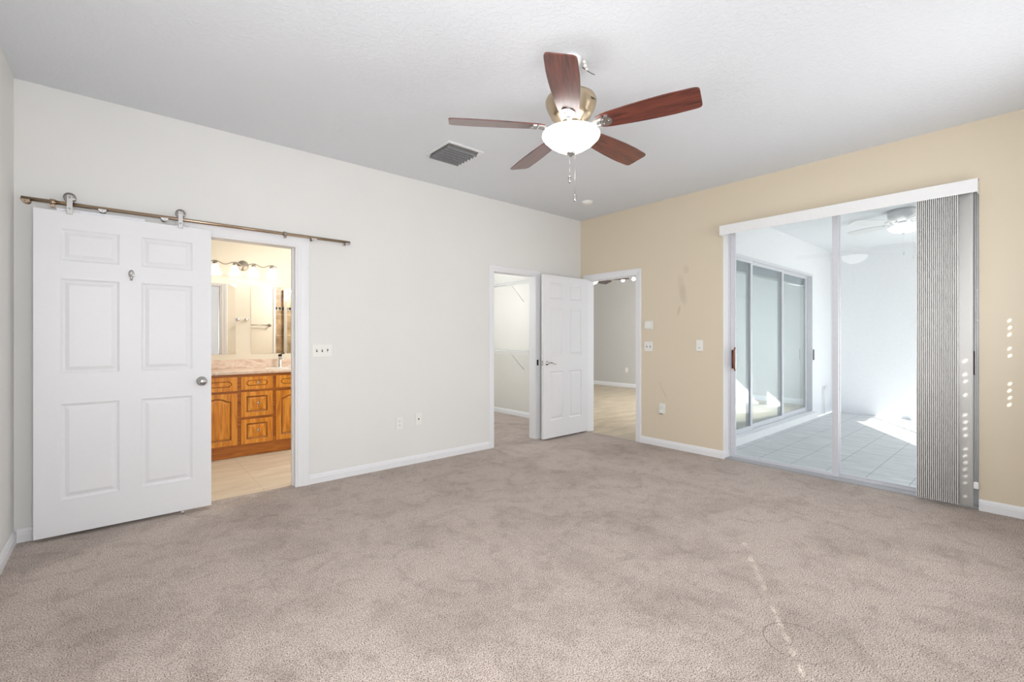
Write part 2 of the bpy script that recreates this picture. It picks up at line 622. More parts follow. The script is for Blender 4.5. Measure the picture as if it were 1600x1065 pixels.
def obj(name, bm, mat, parent=None, loc=(0, 0, 0), rot=(0, 0, 0), smooth=False):
    me = bpy.data.meshes.new(name)
    bm.to_mesh(me)
    bm.free()
    for m in (mat if isinstance(mat, (list, tuple)) else [mat]):
        me.materials.append(m)
    o = bpy.data.objects.new(name, me)
    C.objects.link(o)
    o.location = loc
    o.rotation_euler = rot
    if parent:
        o.parent = parent
    if smooth:
        for p in me.polygons:
            p.use_smooth = True
    return o


def tag(o, label=None, cat=None, group=None, kind=None):
    if label: o['label'] = label
    if cat: o['category'] = cat
    if group: o['group'] = group
    if kind: o['kind'] = kind
    return o


def thing(name, label, cat, loc=(0, 0, 0), rotz=0, group=None, kind=None):
    o = bpy.data.objects.new(name, None)
    C.objects.link(o)
    o.empty_display_size = 0.1
    o.location = loc
    o.rotation_euler = (0, 0, rotz)
    return tag(o, label, cat, group, kind)


def struct(name, bm, mat, label=None):
    o = obj(name, bm, mat)
    o['kind'] = 'structure'
    if label:
        o['label'] = label
    return o


def wall_x(bm, y0, y1, xa, xb, z0, z1, holes):
    """wall running along X between xa..xb, thickness y0..y1, holes (x0,x1,z0,z1)"""
    xs = sorted({xa, xb, *[h[0] for h in holes], *[h[1] for h in holes]})
    zs = sorted({z0, z1, *[h[2] for h in holes], *[h[3] for h in holes]})
    for i in range(len(xs) - 1):
        runs = []
        for j in range(len(zs) - 1):
            cx, cz = (xs[i] + xs[i + 1]) / 2, (zs[j] + zs[j + 1]) / 2
            if any(h[0] < cx < h[1] and h[2] < cz < h[3] for h in holes):
                continue
            if runs and abs(runs[-1][1] - zs[j]) < 1e-6:
                runs[-1][1] = zs[j + 1]
            else:
                runs.append([zs[j], zs[j + 1]])
        for a, b in runs:
            box(bm, xs[i], xs[i + 1], y0, y1, a, b)


def wall_y(bm, x0, x1, ya, yb, z0, z1, holes):
    b2 = new()
    wall_x(b2, x0, x1, ya, yb, z0, z1, holes)
    for v in b2.verts:
        v.co = Vector((v.co.y, v.co.x, v.co.z))
    bmesh.ops.reverse_faces(b2, faces=b2.faces)
    merge(bm, b2)


BB_PROF = [(0, 0), (0.013, 0), (0.013, 0.050), (0.010, 0.056), (0.0095, 0.064), (0.006, 0.072), (0.004, 0.080), (0, 0.081)]


def baseboard(bm, a, b, nrm, h=1.0, up=0.0):
    """profile run from a to b (xy), sticking out towards nrm"""
    a, b, nrm = Vector((*a, 0)), Vector((*b, 0)), Vector((*nrm, 0))
    r0 = [bm.verts.new(a + nrm * u + Vector((0, 0, z * h + up))) for u, z in BB_PROF]
    r1 = [bm.verts.new(b + nrm * u + Vector((0, 0, z * h + up))) for u, z in BB_PROF]
    n = len(r0)
    fs = []
    for i in range(n - 1):
        fs.append(bm.faces.new([r0[i], r0[i + 1], r1[i + 1], r1[i]]))
    fs.append(bm.faces.new(r0))
    fs.append(bm.faces.new(r1))
    fs.append(bm.faces.new([r0[-1], r0[0], r1[0], r1[-1]]))
    bmesh.ops.recalc_face_normals(bm, faces=fs)


def casing(bm, a, b, h, place, w=0.06, t=0.017):
    """colonial door casing around opening a..b x 0..h; place(u, z, out) -> xyz, out = distance off the wall"""
    prof = [(0.0, 0.0), (0.0, 0.007), (0.004, 0.010), (w * 0.35, 0.011), (w * 0.5, 0.014), (w * 0.8, t), (w - 0.004, t), (w, t - 0.004), (w, 0.0)]
    rows = []
    for u, v in prof:
        rows.append([bm.verts.new(place(a - u, 0, v)), bm.verts.new(place(a - u, h + u, v)),
                     bm.verts.new(place(b + u, h + u, v)), bm.verts.new(place(b + u, 0, v))])
    fs = []
    for r0, r1 in zip(rows, rows[1:]):
        for k in range(3):
            fs.append(bm.faces.new([r0[k], r0[k + 1], r1[k + 1], r1[k]]))
    for k in (0, 3):
        fs.append(bm.faces.new([r[k] for r in rows]))
    bmesh.ops.recalc_face_normals(bm, faces=fs)


# ------------------------------------------------------------------ room shell
Y_BATH0 = YA + WT            # 4.209
XBO = XB + WT                # outer face of right wall 4.864
DOOR_H = 2.035
BATH = (0.400, 1.127)
CLOS = (3.231, 3.920)
ENT = (3.205, 3.985)         # y range of doorway in the right wall
SL = (0.300, 2.162)          # y range of the sliding door opening

b = new(); box(b, XL - 0.12, XB + 0.016, YD - 0.12, 4.165, -0.12, 0)

struct('floor', b, M['carpet'], 'beige pile carpet of the bedroom')
b = new(); box(b, 2.95, 4.86, 4.165, 7.2, -0.12, 0)
struct('floor_closet', b, M['carpet'])
b = new(); box(b, -0.6, 2.95, 4.165, 6.2, -0.12, -0.004)
struct('floor_bathroom', b, M['bath_tile'])
b = new(); box(b, XB + 0.016, 9.87, 2.60, 9.3, -0.1199, -0.004)
struct('floor_living', b, M['living_tile'])
b = new(); box(b, 4.864, 10.1, -0.8, 2.50, -0.22, -0.10)
struct('floor_patio', b, M['patio_tile'])

b = new(); box(b, XL - 0.12, XB + WT, YD - 0.12, YA + WT, H, H + 0.1)
struct('ceiling', b, M['ceiling'], 'white knockdown textured ceiling of the bedroom')
b = new(); box(b, -0.6, 4.96, Y_BATH0, 7.3, H, H + 0.1)
struct('ceiling_bathroom', b, M['ceiling'])
b = new(); box(b, XBO, 9.98, 2.60, 9.3, H, H + 0.1)
struct('ceiling_living', b, M['ceiling'])
b = new(); box(b, XBO, 10.1, -0.8, 2.60, H, H + 0.1)
struct('ceiling_patio', b, M['ceiling'])

b = new(); wall_x(b, YA, YA + WT, XL - 0.12, 4.96, 0, H, [(BATH[0], BATH[1], 0, DOOR_H), (CLOS[0], CLOS[1], 0, DOOR_H)])
# bathroom side skin in cream paint is a separate wall surface
struct('wall_back', b, M['wall_white'], 'off-white back wall with the bathroom and closet doorways')
b = new(); wall_x(b, YA + WT, YA + WT + 0.006, -0.3, 2.9, 0, H, [(BATH[0], BATH[1], 0, DOOR_H)])
struct('wall_bathroom_front', b, M['bath_wall'])
b = new()
wall_y(b, XB, XBO, YD - 0.12, YA, 0, H, [(SL[0], SL[1], -0.0, 2.42), (ENT[0], ENT[1], 0, DOOR_H)])
struct('wall_right', b, M['tan'], 'tan right wall with the sliding glass door')
b = new(); wall_y(b, XL - 0.12, XL, YD - 0.12, YA, 0, H, [(0.15, 1.15, 0.85, 2.15)])  # opening for the added left-wall window
struct('wall_left', b, M['wall_white'])
WIN = [(-0.22, 0.72), (2.98, 3.92)]
WZ = (0.85, 2.15)
b = new(); wall_x(b, YD - 0.12, YD, XL, XB, 0, H, [(a, c, WZ[0], WZ[1]) for a, c in WIN])
struct('wall_front', b, M['wall_white'])
# bathroom walls
b = new(); box(b, -0.3, 2.95, 6.07, 6.17, 0, H)
struct('wall_bathroom_back', b, M['bath_wall'])
b = new(); box(b, -0.4, -0.3, Y_BATH0, 6.17, 0, H)
struct('wall_bathroom_left', b, M['bath_wall'])
b = new(); box(b, 2.90, 2.95, Y_BATH0, 6.07, 0, H)
struct('wall_bathroom_right', b, M['bath_wall'])
# closet walls
b = new(); box(b, 2.95, 3.0, Y_BATH0, 7.2, 0, H)
struct('wall_closet_left', b, M['closet_wall'])
b = new(); box(b, 4.86, 4.96, Y_BATH0, 9.2, 0, H)
struct('wall_closet_right', b, M['closet_wall'])
b = new(); box(b, 2.95, 4.86, 7.2, 7.3, 0, H)
struct('wall_closet_back', b, M['closet_wall'])
# living room walls
b = new(); box(b, 9.757, 9.87, 2.66, 9.2, -0.004, H)
struct('wall_living_right', b, M['grey_wall'])
b = new(); box(b, 4.96, 9.87, 9.2, 9.3, -0.004, H)
struct('wall_living_back', b, M['grey_wall'])
YP = 2.548
PS = (5.20, 8.954)
b = new(); wall_x(b, YP + 0.06, YP + 0.12, XBO, 9.87, -0.1, H, [(PS[0], PS[1], 0.0, 2.34)])
struct('wall_living_front', b, M['grey_wall'])
b = new(); wall_x(b, YP, YP + 0.06, XBO, 9.98, -0.1, H, [(PS[0], PS[1], 0.0, 2.34)])
struct('wall_patio_left', b, M['stucco'])
XPF = 9.981
b = new(); box(b, XPF, XPF + 0.12, -0.8, YP + 0.12, -0.1, H)
struct('wall_patio_back', b, M['stucco'])
# stucco skin of the house wall on the patio side
b = new(); wall_y(b, XBO, XBO + 0.086, YD - 0.12, YP, -0.1, H, [(SL[0], SL[1], -0.0, 2.42)])
struct('wall_patio_front', b, M['stucco'])
# header beam over the open patio side with its screen posts
b = new()
box(b, XBO, XPF + 0.12, -0.79, -0.64, 2.25, H)
struct('wall_patio_right', b, M['stucco'])
t_ = thing('screen_frame', 'white aluminium screen post and added shadow-casting panel at the open patio side', 'screen')
b = new(); box(b, 5.70, 5.735, -0.68, -0.645, -0.10, 2.25)
obj('post', b, M['white_metal'], t_)
b = new(); box(b, 6.47, 6.69, -0.66, -0.645, 1.70, 2.25); box(b, 6.69, 8.3, -0.66, -0.645, 1.73, 2.12)  # unseen L-shaped panel added to cast the stepped shadow on the patio wall
obj('shadow_caster_panel', b, M['valance'], t_)
# outside ground
b = new(); box(b, -30, 40, -40, -0.8, -0.3, -0.14)
struct('ground', b, M['ground'])
b = new(); box(b, XL - 0.3, XPF + 0.4, -1.0, 9.5, H + 0.1, H + 0.2)  # unseen slab added over all rooms to seal out stray light
struct('light_seal_roof', b, M['light_seal_roof'])

# baseboards
b = new()
baseboard(b, (XL + 0.013, YA), (BATH[0] - 0.098, YA), (0, -1))
baseboard(b, (BATH[1] + 0.098, YA), (CLOS[0] - 0.056, YA), (0, -1))
baseboard(b, (CLOS[1] + 0.056, YA), (XB, YA), (0, -1))
struct('baseboard_back', b, M['trim'], 'white baseboard along the off-white back wall')
b = new()
baseboard(b, (XB, ENT[0] - 0.061), (XB, SL[1]), (-1, 0))
baseboard(b, (XB - 0.013, SL[1]), (XB + 0.115, SL[1]), (0, -1))
baseboard(b, (XB, SL[0]), (XB, YD), (-1, 0))
struct('baseboard_right', b, M['trim'], 'white baseboard along the tan right wall')
b = new(); baseboard(b, (XL, YA - 0.013), (XL, YD), (1, 0))
struct('baseboard_left', b, M['trim'])
b = new(); baseboard(b, (XL, YD), (XB, YD), (0, 1))
struct('baseboard_front', b, M['trim'])
b = new(); baseboard(b, (4.86, Y_BATH0), (4.86, 7.2), (-1, 0)); baseboard(b, (3.0, 7.2), (4.86, 7.2), (0, -1))
struct('baseboard_closet', b, M['trim'])
b = new()
baseboard(b, (9.757, 2.7), (9.757, 9.2), (-1, 0), 1.25)
baseboard(b, (4.96, 4.095), (4.96, 9.2), (1, 0), 1.1)
struct('baseboard_living', b, M['trim'])

# door casings and jambs
def jamb_x(bm, a, c, y0, y1, h, t=0.014):
    box(bm, a - 0.001, a + t, y0, y1, 0, h)
    box(bm, c - t, c + 0.001, y0, y1, 0, h)
    box(bm, a + t, c - t, y0, y1, h - t, h + 0.001)

b = new()
casing(b, BATH[0], BATH[1], DOOR_H - 0.004, lambda u, z, o: (u, YA - o, z), w=0.098, t=0.018)
casing(b, BATH[0], BATH[1], DOOR_H, lambda u, z, o: (u, Y_BATH0 + 0.006 + o, z), w=0.075)
jamb_x(b, BATH[0], BATH[1], YA - 0.006, Y_BATH0 + 0.01, DOOR_H)
box(b, BATH[1] - 0.024, BATH[1] - 0.014, YA + 0.05, YA + 0.085, 0, DOOR_H)
struct('trim_1', b, M['trim'], 'white casing around the bathroom doorway')
b = new()
casing(b, CLOS[0], CLOS[1], DOOR_H, lambda u, z, o: (u, YA - o, z), w=0.056, t=0.016)
jamb_x(b, CLOS[0], CLOS[1], YA - 0.006, Y_BATH0 + 0.004, DOOR_H)
struct('trim_2', b, M['trim'], 'white casing around the closet doorway')
b = new()
casing(b, ENT[0], ENT[1], DOOR_H, lambda u, z, o: (XB - o, u, z), w=0.062, t=0.016)
b2 = new(); jamb_x(b2, ENT[0], ENT[1], XB - 0.006, XBO + 0.01, DOOR_H)
for v in b2.verts:
    v.co = Vector((v.co.y, v.co.x, v.co.z))
bmesh.ops.reverse_faces(b2, faces=b2.faces)
merge(b, b2)
box(b, XB + 0.05, XB + 0.085, ENT[0] + 0.014, ENT[0] + 0.024, 0, DOOR_H - 0.014)
box(b, XB + 0.05, XB + 0.085, ENT[0] + 0.014, ENT[1] - 0.014, DOOR_H - 0.024, DOOR_H - 0.014)
struct('trim_3', b, M['trim'], 'white casing around the doorway in the tan wall')
b = new(); box(b, XB + 0.02, XB + 0.046, ENT[0] + 0.0135, ENT[0] + 0.016, 0.915, 0.975)
obj('strike_plate', b, M['dark_metal'], bpy.data.objects['trim_3'])


# ------------------------------------------------------------------ six panel doors
def loop_rect(x0, x1, z0, z1):
    return [(x0, z0), (x1, z0), (x1, z1), (x0, z1)]


def face_with_holes(bm, outer, loops, y, mi=0):
    """flat face at y with polygon holes (triangle filled)"""
    edges = []
    vrings = []
    for L in [outer] + loops:
        vs_ = [bm.verts.new((a, y, c)) for a, c in L]
        vrings.append(vs_)
        for i in range(len(vs_)):
            edges.append(bm.edges.new((vs_[i], vs_[(i + 1) % len(vs_)])))
    r = bmesh.ops.triangle_fill(bm, use_beauty=True, use_dissolve=False, edges=edges)
    for g in r['geom']:
        if isinstance(g, bmesh.types.BMFace):
            g.material_index = mi
    return vrings


def ring_strip(bm, r0, pts, y, mi=0):
    r1 = [bm.verts.new((a, y, c)) for a, c in pts]
    n = len(r0)
    for i in range(n):
        f = bm.faces.new([r0[i], r0[(i + 1) % n], r1[(i + 1) % n], r1[i]])
        f.material_index = mi
    return r1


def inset_loop(L, d):
    """inset convex-ish loop by d"""
    n = len(L)
    out = []
    for i in range(n):
        p0, p1, p2 = Vector(L[i - 1]), Vector(L[i]), Vector(L[(i + 1) % n])
        e1 = (p1 - p0).normalized(); e2 = (p2 - p1).normalized()
        n1 = Vector((-e1.y, e1.x)); n2 = Vector((-e2.y, e2.x))
        k = n1 + n2
        k = k / max(1e-6, k.dot(n1))
        out.append(tuple(p1 + k * d))
    return out


def panel_slab(w, h, t, panels, steps, both=True, mi_groove=0, mi_panel=0):
    """slab x 0..w, z 0..h, front face y=0 (towards -y), back y=t; panels list of CCW loops;
    steps list of (inset, depth, material)"""
    bm = new()
    outer = loop_rect(0, w, 0, h)
    faces_y = [(0.0, 1)]
    if both:
        faces_y.append((t, -1))
    corner = []
    for y, s in faces_y:
        rings = face_with_holes(bm, outer, panels, y)
        corner.append(rings[0])
        for L, r in zip(panels, rings[1:]):
            cur = r
            for ins, dep, mi in steps:
                cur = ring_strip(bm, cur, inset_loop(L, ins), y + s * dep, mi)
            f = bm.faces.new(cur)
            f.material_index = mi_panel
    if not both:
        r = [bm.verts.new((a, t, c)) for a, c in outer]
        bm.faces.new(r)
        corner.append(r)
    for i in range(4):
        bm.faces.new([corner[0][i], corner[0][(i + 1) % 4], corner[1][(i + 1) % 4], corner[1][i]])
    bmesh.ops.remove_doubles(bm, verts=bm.verts, dist=1e-5)
    bmesh.ops.recalc_face_normals(bm, faces=bm.faces)
    return bm


DOOR_STEPS = [(0.004, 0.004, 0), (0.013, 0.009, 0), (0.020, 0.009, 0), (0.038, 0.0025, 0), (0.041, 0.0015, 0)]


def six_panels(w, xs):
    L = []
    for z0, z1 in ((0.237, 0.838), (1.031, 1.628), (1.74, 1.942)):
        for x0, x1 in xs:
            L.append(loop_rect(x0, x1, z0 - 0.02, z1 - 0.02))
    return L


# ---- sliding barn door on the back wall
BD_X0, BD_Y = -0.406, 4.005
bd = thing('barn_door', 'white six-panel sliding door hanging from the metal rail', 'door', (BD_X0, BD_Y, 0.022))
w_ = 0.913
bm = panel_slab(w_, 2.030, 0.035, six_panels(w_, ((0.118, 0.398), (0.512, 0.798))), DOOR_STEPS)
obj('panel', bm, M['door'], bd)
kn = new()
lathe(kn, [(0.0, 0), (0.033, 0), (0.034, 0.004), (0.030, 0.009), (0.014, 0.011), (0.012, 0.030), (0.020, 0.036), (0.0265, 0.044),
           (0.0275, 0.052), (0.024, 0.061), (0.012, 0.066), (0, 0.067)], 32, (0.854, 0, 0.919), '-Y')
obj('knob', kn, M['satin'], bd)['label'] = 'round satin nickel knob'
hk = new()
lathe(hk, [(0.0, 0), (0.016, 0), (0.0165, 0.003), (0.012, 0.006), (0, 0.007)], 24, (0, 0, 0), '-Y')
bmesh.ops.scale(hk, vec=(0.95, 1, 1.7), verts=hk.verts)
tube(hk, [(0, -0.004, -0.004), (0, -0.018, -0.010), (0, -0.026, -0.024), (0, -0.022, -0.036), (0, -0.012, -0.038)], 0.005, 10,
     [0.006, 0.006, 0.006, 0.007, 0.008])
obj('robe_hook', hk, M['satin'], bd, (0.459, 0, 1.664))['label'] = 'small nickel hook'
for xc in (-0.246, 0.322):
    hb = new()
    x = xc - BD_X0
    rbox(hb, x - 0.0145, x + 0.0145, -0.008, -0.002, 1.985 + 0.03, 2.135, 0.002)
    lathe(hb, [(0, 0), (0.030, 0), (0.030, 0.004), (0.024, 0.006), (0.024, 0.012), (0.030, 0.014), (0.030, 0.020), (0, 0.020)], 32,
          (x, -0.001, 2.121), 'Y')
    lathe(hb, [(0, 0), (0.006, 0), (0.006, 0.004), (0, 0.005)], 12, (x, -0.008, 2.121), '-Y')
    lathe(hb, [(0, 0), (0.006, 0), (0.006, 0.004), (0, 0.005)], 12, (x, -0.008, 2.05), '-Y')
    # angled foot on the top edge of the door
    rbox(hb, x - 0.03, x + 0.05, -0.001, 0.034, 2.0302, 2.036, 0.001)
    obj('hanger', hb, M['satin'], bd)
for x in (0.02, ):
    gb = new(); rbox(gb, 0.10, 0.53, 0.004, 0.030, 2.0302, 2.048, 0.001)
    obj('anti_jump_strip', gb, M['alu'], bd)
# rail
RY, RZ = 4.016, 2.103
rail = thing('door_rail', 'round brushed metal rail mounted over the bathroom doorway', 'rail', (0, 0, 0))
b = new(); cyl(b, 0.0125, -0.458, 1.545, (0, RY, RZ), 'X', 24)
obj('rod', b, M['bronze'], rail)
for x in (-0.440, -0.092, 0.232, 1.238, 1.527):
    b = new()
    # stand-off to the wall and half-disc clamp below the rod
    cyl(b, 0.008, RY, YA, (x, 0, RZ), 'Y', 16)
    lathe(b, [(0, 0), (0.018, 0), (0.018, 0.004), (0, 0.004)], 20, (x, YA - 0.004, RZ), 'Y')
    rr = 0.021
    poly = [(x + rr * math.cos(a), RZ - 0.006 + rr * math.sin(a)) for a in [PI + PI * k / 14 for k in range(15)]]
    prism(b, poly, RY - 0.0145, RY - 0.002, 'Y')
    lathe(b, [(0, 0), (0.003, 0), (0, 0.001)], 8, (x, RY - 0.0145, RZ - 0.016), '-Y')
    obj('rail_bracket', b, M['bronze'] if x < -0.4 else M['satin'], rail)
for x in (-0.322, 1.013):
    b = new()
    lathe(b, [(0.013, -0.012), (0.0185, -0.012), (0.0185, 0.012), (0.013, 0.012)], 20, (x, RY, RZ), 'X')
    rbox(b, x - 0.010, x + 0.010, RY - 0.008, RY + 0.008, RZ - 0.034, RZ - 0.010, 0.002)
    obj('rail_stop', b, M['nickel'] if x > 0 else M['bronze'], rail)
fg = new()
rbox(fg, -0.012, 0.012, -0.014, 0.0, 0.0, 0.020, 0.003)
cyl(fg, 0.007, -0.004, 0.022, (0, -0.006, 0), 'Z', 16)
tag(obj('floor_guide', fg, M['satin'], None, (0.335, 3.999, 0.0)), 'small metal guide on carpet at the foot of sliding door', 'door guide')

# ---- hinged entry leaf standing open along the back wall
LX, LY, LW = 3.895, 3.948, 0.832
leaf = thing('door_1', 'white six-panel door standing open beside the tan wall doorway', 'door', (LX, LY, 0.022), kind='structure')
bm = panel_slab(LW, 2.010, 0.035, six_panels(LW, ((0.120, 0.356), (0.470, 0.706))), DOOR_STEPS)
obj('panel', bm, M['door'], leaf)
for s, y0 in ((-1, 0.0), (1, 0.035)):
    hb = new()
    lathe(hb, [(0, 0), (0.026, 0), (0.027, 0.003), (0.022, 0.007), (0.010, 0.009), (0.009, 0.036), (0, 0.037)], 24, (0.062, y0, 0.925), '-Y' if s < 0 else 'Y')
    pts = [(0.058, y0 + s * 0.034, 0.925), (0.075, y0 + s * 0.038, 0.929), (0.10, y0 + s * 0.040, 0.932), (0.125, y0 + s * 0.040, 0.926),
           (0.150, y0 + s * 0.040, 0.916), (0.172, y0 + s * 0.039, 0.912), (0.190, y0 + s * 0.038, 0.916)]
    tube(hb, pts, 0.007, 12, [0.0095, 0.009, 0.008, 0.007, 0.006, 0.005, 0.004])
    obj('lever_handle', hb, M['satin'], leaf)['label'] = 'curved nickel lever handle'
lb = new(); rbox(lb, -0.002, 0.001, 0.005, 0.030, 0.895, 0.955, 0.0008); rbox(lb, -0.010, 0.0, 0.012, 0.024, 0.917, 0.935, 0.002)
obj('latch_plate', lb, M['satin'], leaf)
for z in (0.20, 1.0, 1.80):
    hb = new(); cyl(hb, 0.0065, z - 0.045, z + 0.045, (LW + 0.004, 0.039, 0), 'Z', 12)
    obj('hinge', hb, M['satin'], leaf)
# strike of the closet doorway
b = new(); rbox(b, 3.9185, 3.944, YA - 0.0150, YA - 0.0105, 0.915, 0.985, 0.001)
obj('strike_plate', b, M['dark_metal'], bpy.data.objects['trim_2'])


# ------------------------------------------------------------------ sliding glass door of the bedroom
XS = 4.880
sg = thing('door_2', 'sliding glass patio door in a pale aluminium frame', 'door', (XS, 0, 0), kind='structure')
b = new()
y0, y1 = SL[0], SL[1]
FT = 2.419
box(b, -0.010, 0.070, y1 - 0.020, y1, 0, FT)          # left jamb (far)
box(b, -0.010, 0.070, y0, y0 + 0.035, 0, FT)
box(b, -0.010, 0.070, y0 + 0.035, y1 - 0.020, FT - 0.025, FT)
box(b, 0.012, 0.018, y0 + 0.035, y1 - 0.035, 0.010, 0.028)
box(b, 0.046, 0.052, y0 + 0.035, y1 - 0.035, 0.010, 0.028)
obj('frame', b, M['alu'], sg)
b = new(); box(b, -0.109, 0.069, y0 + 0.001, y1 - 0.001, -0.02, 0.010)
obj('threshold', b, M['threshold'], sg)
# plaster return between frame and opening top
YM = 1.212


def slide_panel(name, ya, yb, x, z0, z1, parent, st=0.052, th=0.028, mat='alu', glass='glass', rail0=0.045, rail1=0.05):
    bm = new()
    box(bm, x, x + th, ya, ya + st, z0, z1)
    box(bm, x, x + th, yb - st, yb, z0, z1)
    box(bm, x, x + th, ya + st, yb - st, z0, z0 + rail0)
    box(bm, x, x + th, ya + st, yb - st, z1 - rail1, z1)
    # glazing bead lines
    for yy in (ya + st, yb - st - 0.004):
        box(bm, x + 0.006, x + th - 0.006, yy, yy + 0.004, z0 + rail0, z1 - rail1)
    o = obj(name, bm, M[mat], parent)
    g = new()
    box(g, x + th / 2 - 0.002, x + th / 2 + 0.002, ya + st + 0.001, yb - st - 0.001, z0 + rail0 + 0.001, z1 - rail1 - 0.001)
    obj('pane', g, M[glass], o)
    return o


p1 = slide_panel('sliding_panel', YM - 0.022, y1 - 0.021, 0.0, 0.010, FT - 0.026, sg, st=0.044, rail0=0.026, rail1=0.03)
p2 = slide_panel('fixed_panel', y0 + 0.036, YM + 0.010, 0.036, 0.010, FT - 0.026, sg, st=0.032, rail0=0.026, rail1=0.03)
hb = new()
rbox(hb, -0.010, 0.0, y1 - 0.066, y1 - 0.034, 0.935, 1.130, 0.002)
hd = obj('handle', hb, M['black'], p1)
hw = new()
tube(hw, [(-0.004, y1 - 0.069, 0.915), (-0.030, y1 - 0.071, 0.945), (-0.040, y1 - 0.072, 1.0), (-0.042, y1 - 0.072, 1.035), (-0.040, y1 - 0.072, 1.07),
          (-0.030, y1 - 0.071, 1.125), (-0.004, y1 - 0.069, 1.155)], 0.009, 10, [0.007, 0.009, 0.011, 0.012, 0.011, 0.009, 0.007])
obj('grip', hw, M['handle_wood'], hd)['label'] = 'curved brown wooden grip'

b = new(); box(b, XB - 0.0005, XB + 0.115, SL[1] - 0.003, SL[1] + 0.0005, 0.082, 2.42)
struct('trim_7', b, M['trim'])
# ------------------------------------------------------------------ vertical blind and valance
vb = thing('vertical_blind', 'white vertical blind stacked at right side of sliding glass door', 'blind', (XB, 0, 0))
b = new()
rbox(b, -0.100, -0.092, 0.300, 2.156, 2.306, 2.402, 0.001)
rbox(b, -0.093, 0.0, 0.300, 0.308, 2.306, 2.402, 0.001)
rbox(b, -0.093, 0.0, 2.148, 2.156, 2.306, 2.402, 0.001)
rbox(b, -0.093, 0.0, 0.308, 2.148, 2.394, 2.402, 0.001)
obj('valance', b, M['valance'], vb)
b = new(); rbox(b, -0.070, -0.030, 0.312, 2.144, 2.345, 2.385, 0.002)
obj('headrail', b, M['alu'], vb)


def vane_mesh(w=0.089, z0=0.035, z1=2.335, bow=-0.004):
    bm = new()
    n = 6
    f_, k_ = [], []
    for zz in (z0, z1):
        a = []; c = []
        for i in range(n + 1):
            u = -w / 2 + w * i / n
            v = bow * (1 - (2 * u / w) ** 2)
            a.append(bm.verts.new((u, v, zz)))
            c.append(bm.verts.new((u, v + 0.0042, zz)))
        f_.append(a); k_.append(c)
    for i in range(n):
        bm.faces.new([f_[0][i], f_[0][i + 1], f_[1][i + 1], f_[1][i]]).smooth = True
        bm.faces.new([k_[0][i + 1], k_[0][i], k_[1][i], k_[1][i + 1]]).smooth = True
        for s_ in (0, 1):
            bm.faces.new([f_[s_][i], f_[s_][i + 1], k_[s_][i + 1], k_[s_][i]])
    for i in (0, n):
        bm.faces.new([f_[0][i], f_[1][i], k_[1][i], k_[0][i]])
    bmesh.ops.recalc_face_normals(bm, faces=bm.faces)
    return bm


v0 = obj('vane', vane_mesh(), M['vane'], vb)
ys = [0.401 + 0.0113 * i for i in range(21)]
for i, y in enumerate(ys):
    v = v0 if i == 0 else v0.copy()
    if i:
        C.objects.link(v)
        v.parent = vb
    v.location = (-0.052, y, 0)
    v.rotation_euler = (0, 0, R(-2.0))
_tmp = obj('vane', vane_mesh(bow=0.004), M['vane'])
vane_data_flat = _tmp.data
bpy.data.objects.remove(_tmp)
wv = v0.copy(); C.objects.link(wv); wv.parent = vb
wv.location = (-0.060, 0.368, 0)
wv.data = vane_data_flat
wv.rotation_euler = (0, 0, R(90 - 14))
# operating cord loop, wand and tension pulley
b = new()
tube(b, [(-0.062, 0.315, 2.34), (-0.062, 0.314, 1.2), (-0.062, 0.315, 0.20)], 0.0022, 6)
tube(b, [(-0.062, 0.303, 2.34), (-0.062, 0.304, 1.2), (-0.062, 0.303, 0.20)], 0.0022, 6)
for z in (1.60, 1.38):
    lathe(b, [(0, -0.012), (0.006, -0.010), (0.006, 0.010), (0, 0.012)], 10, (-0.062, 0.304, z))
obj('cord', b, M['alu'], vb)
b = new()
rbox(b, -0.074, -0.050, 0.296, 0.324, 0.165, 0.215, 0.006)
cyl(b, 0.011, -0.018, 0.012, (-0.058, 0.309, 0.185), 'X', 16)
obj('tension_pulley', b, M['valance'], vb)
b = new(); rbox(b, -0.030, -0.020, 0.316, 0.330, 0.985, 1.16, 0.003)
obj('latch_handle', b, M['slot'], vb)

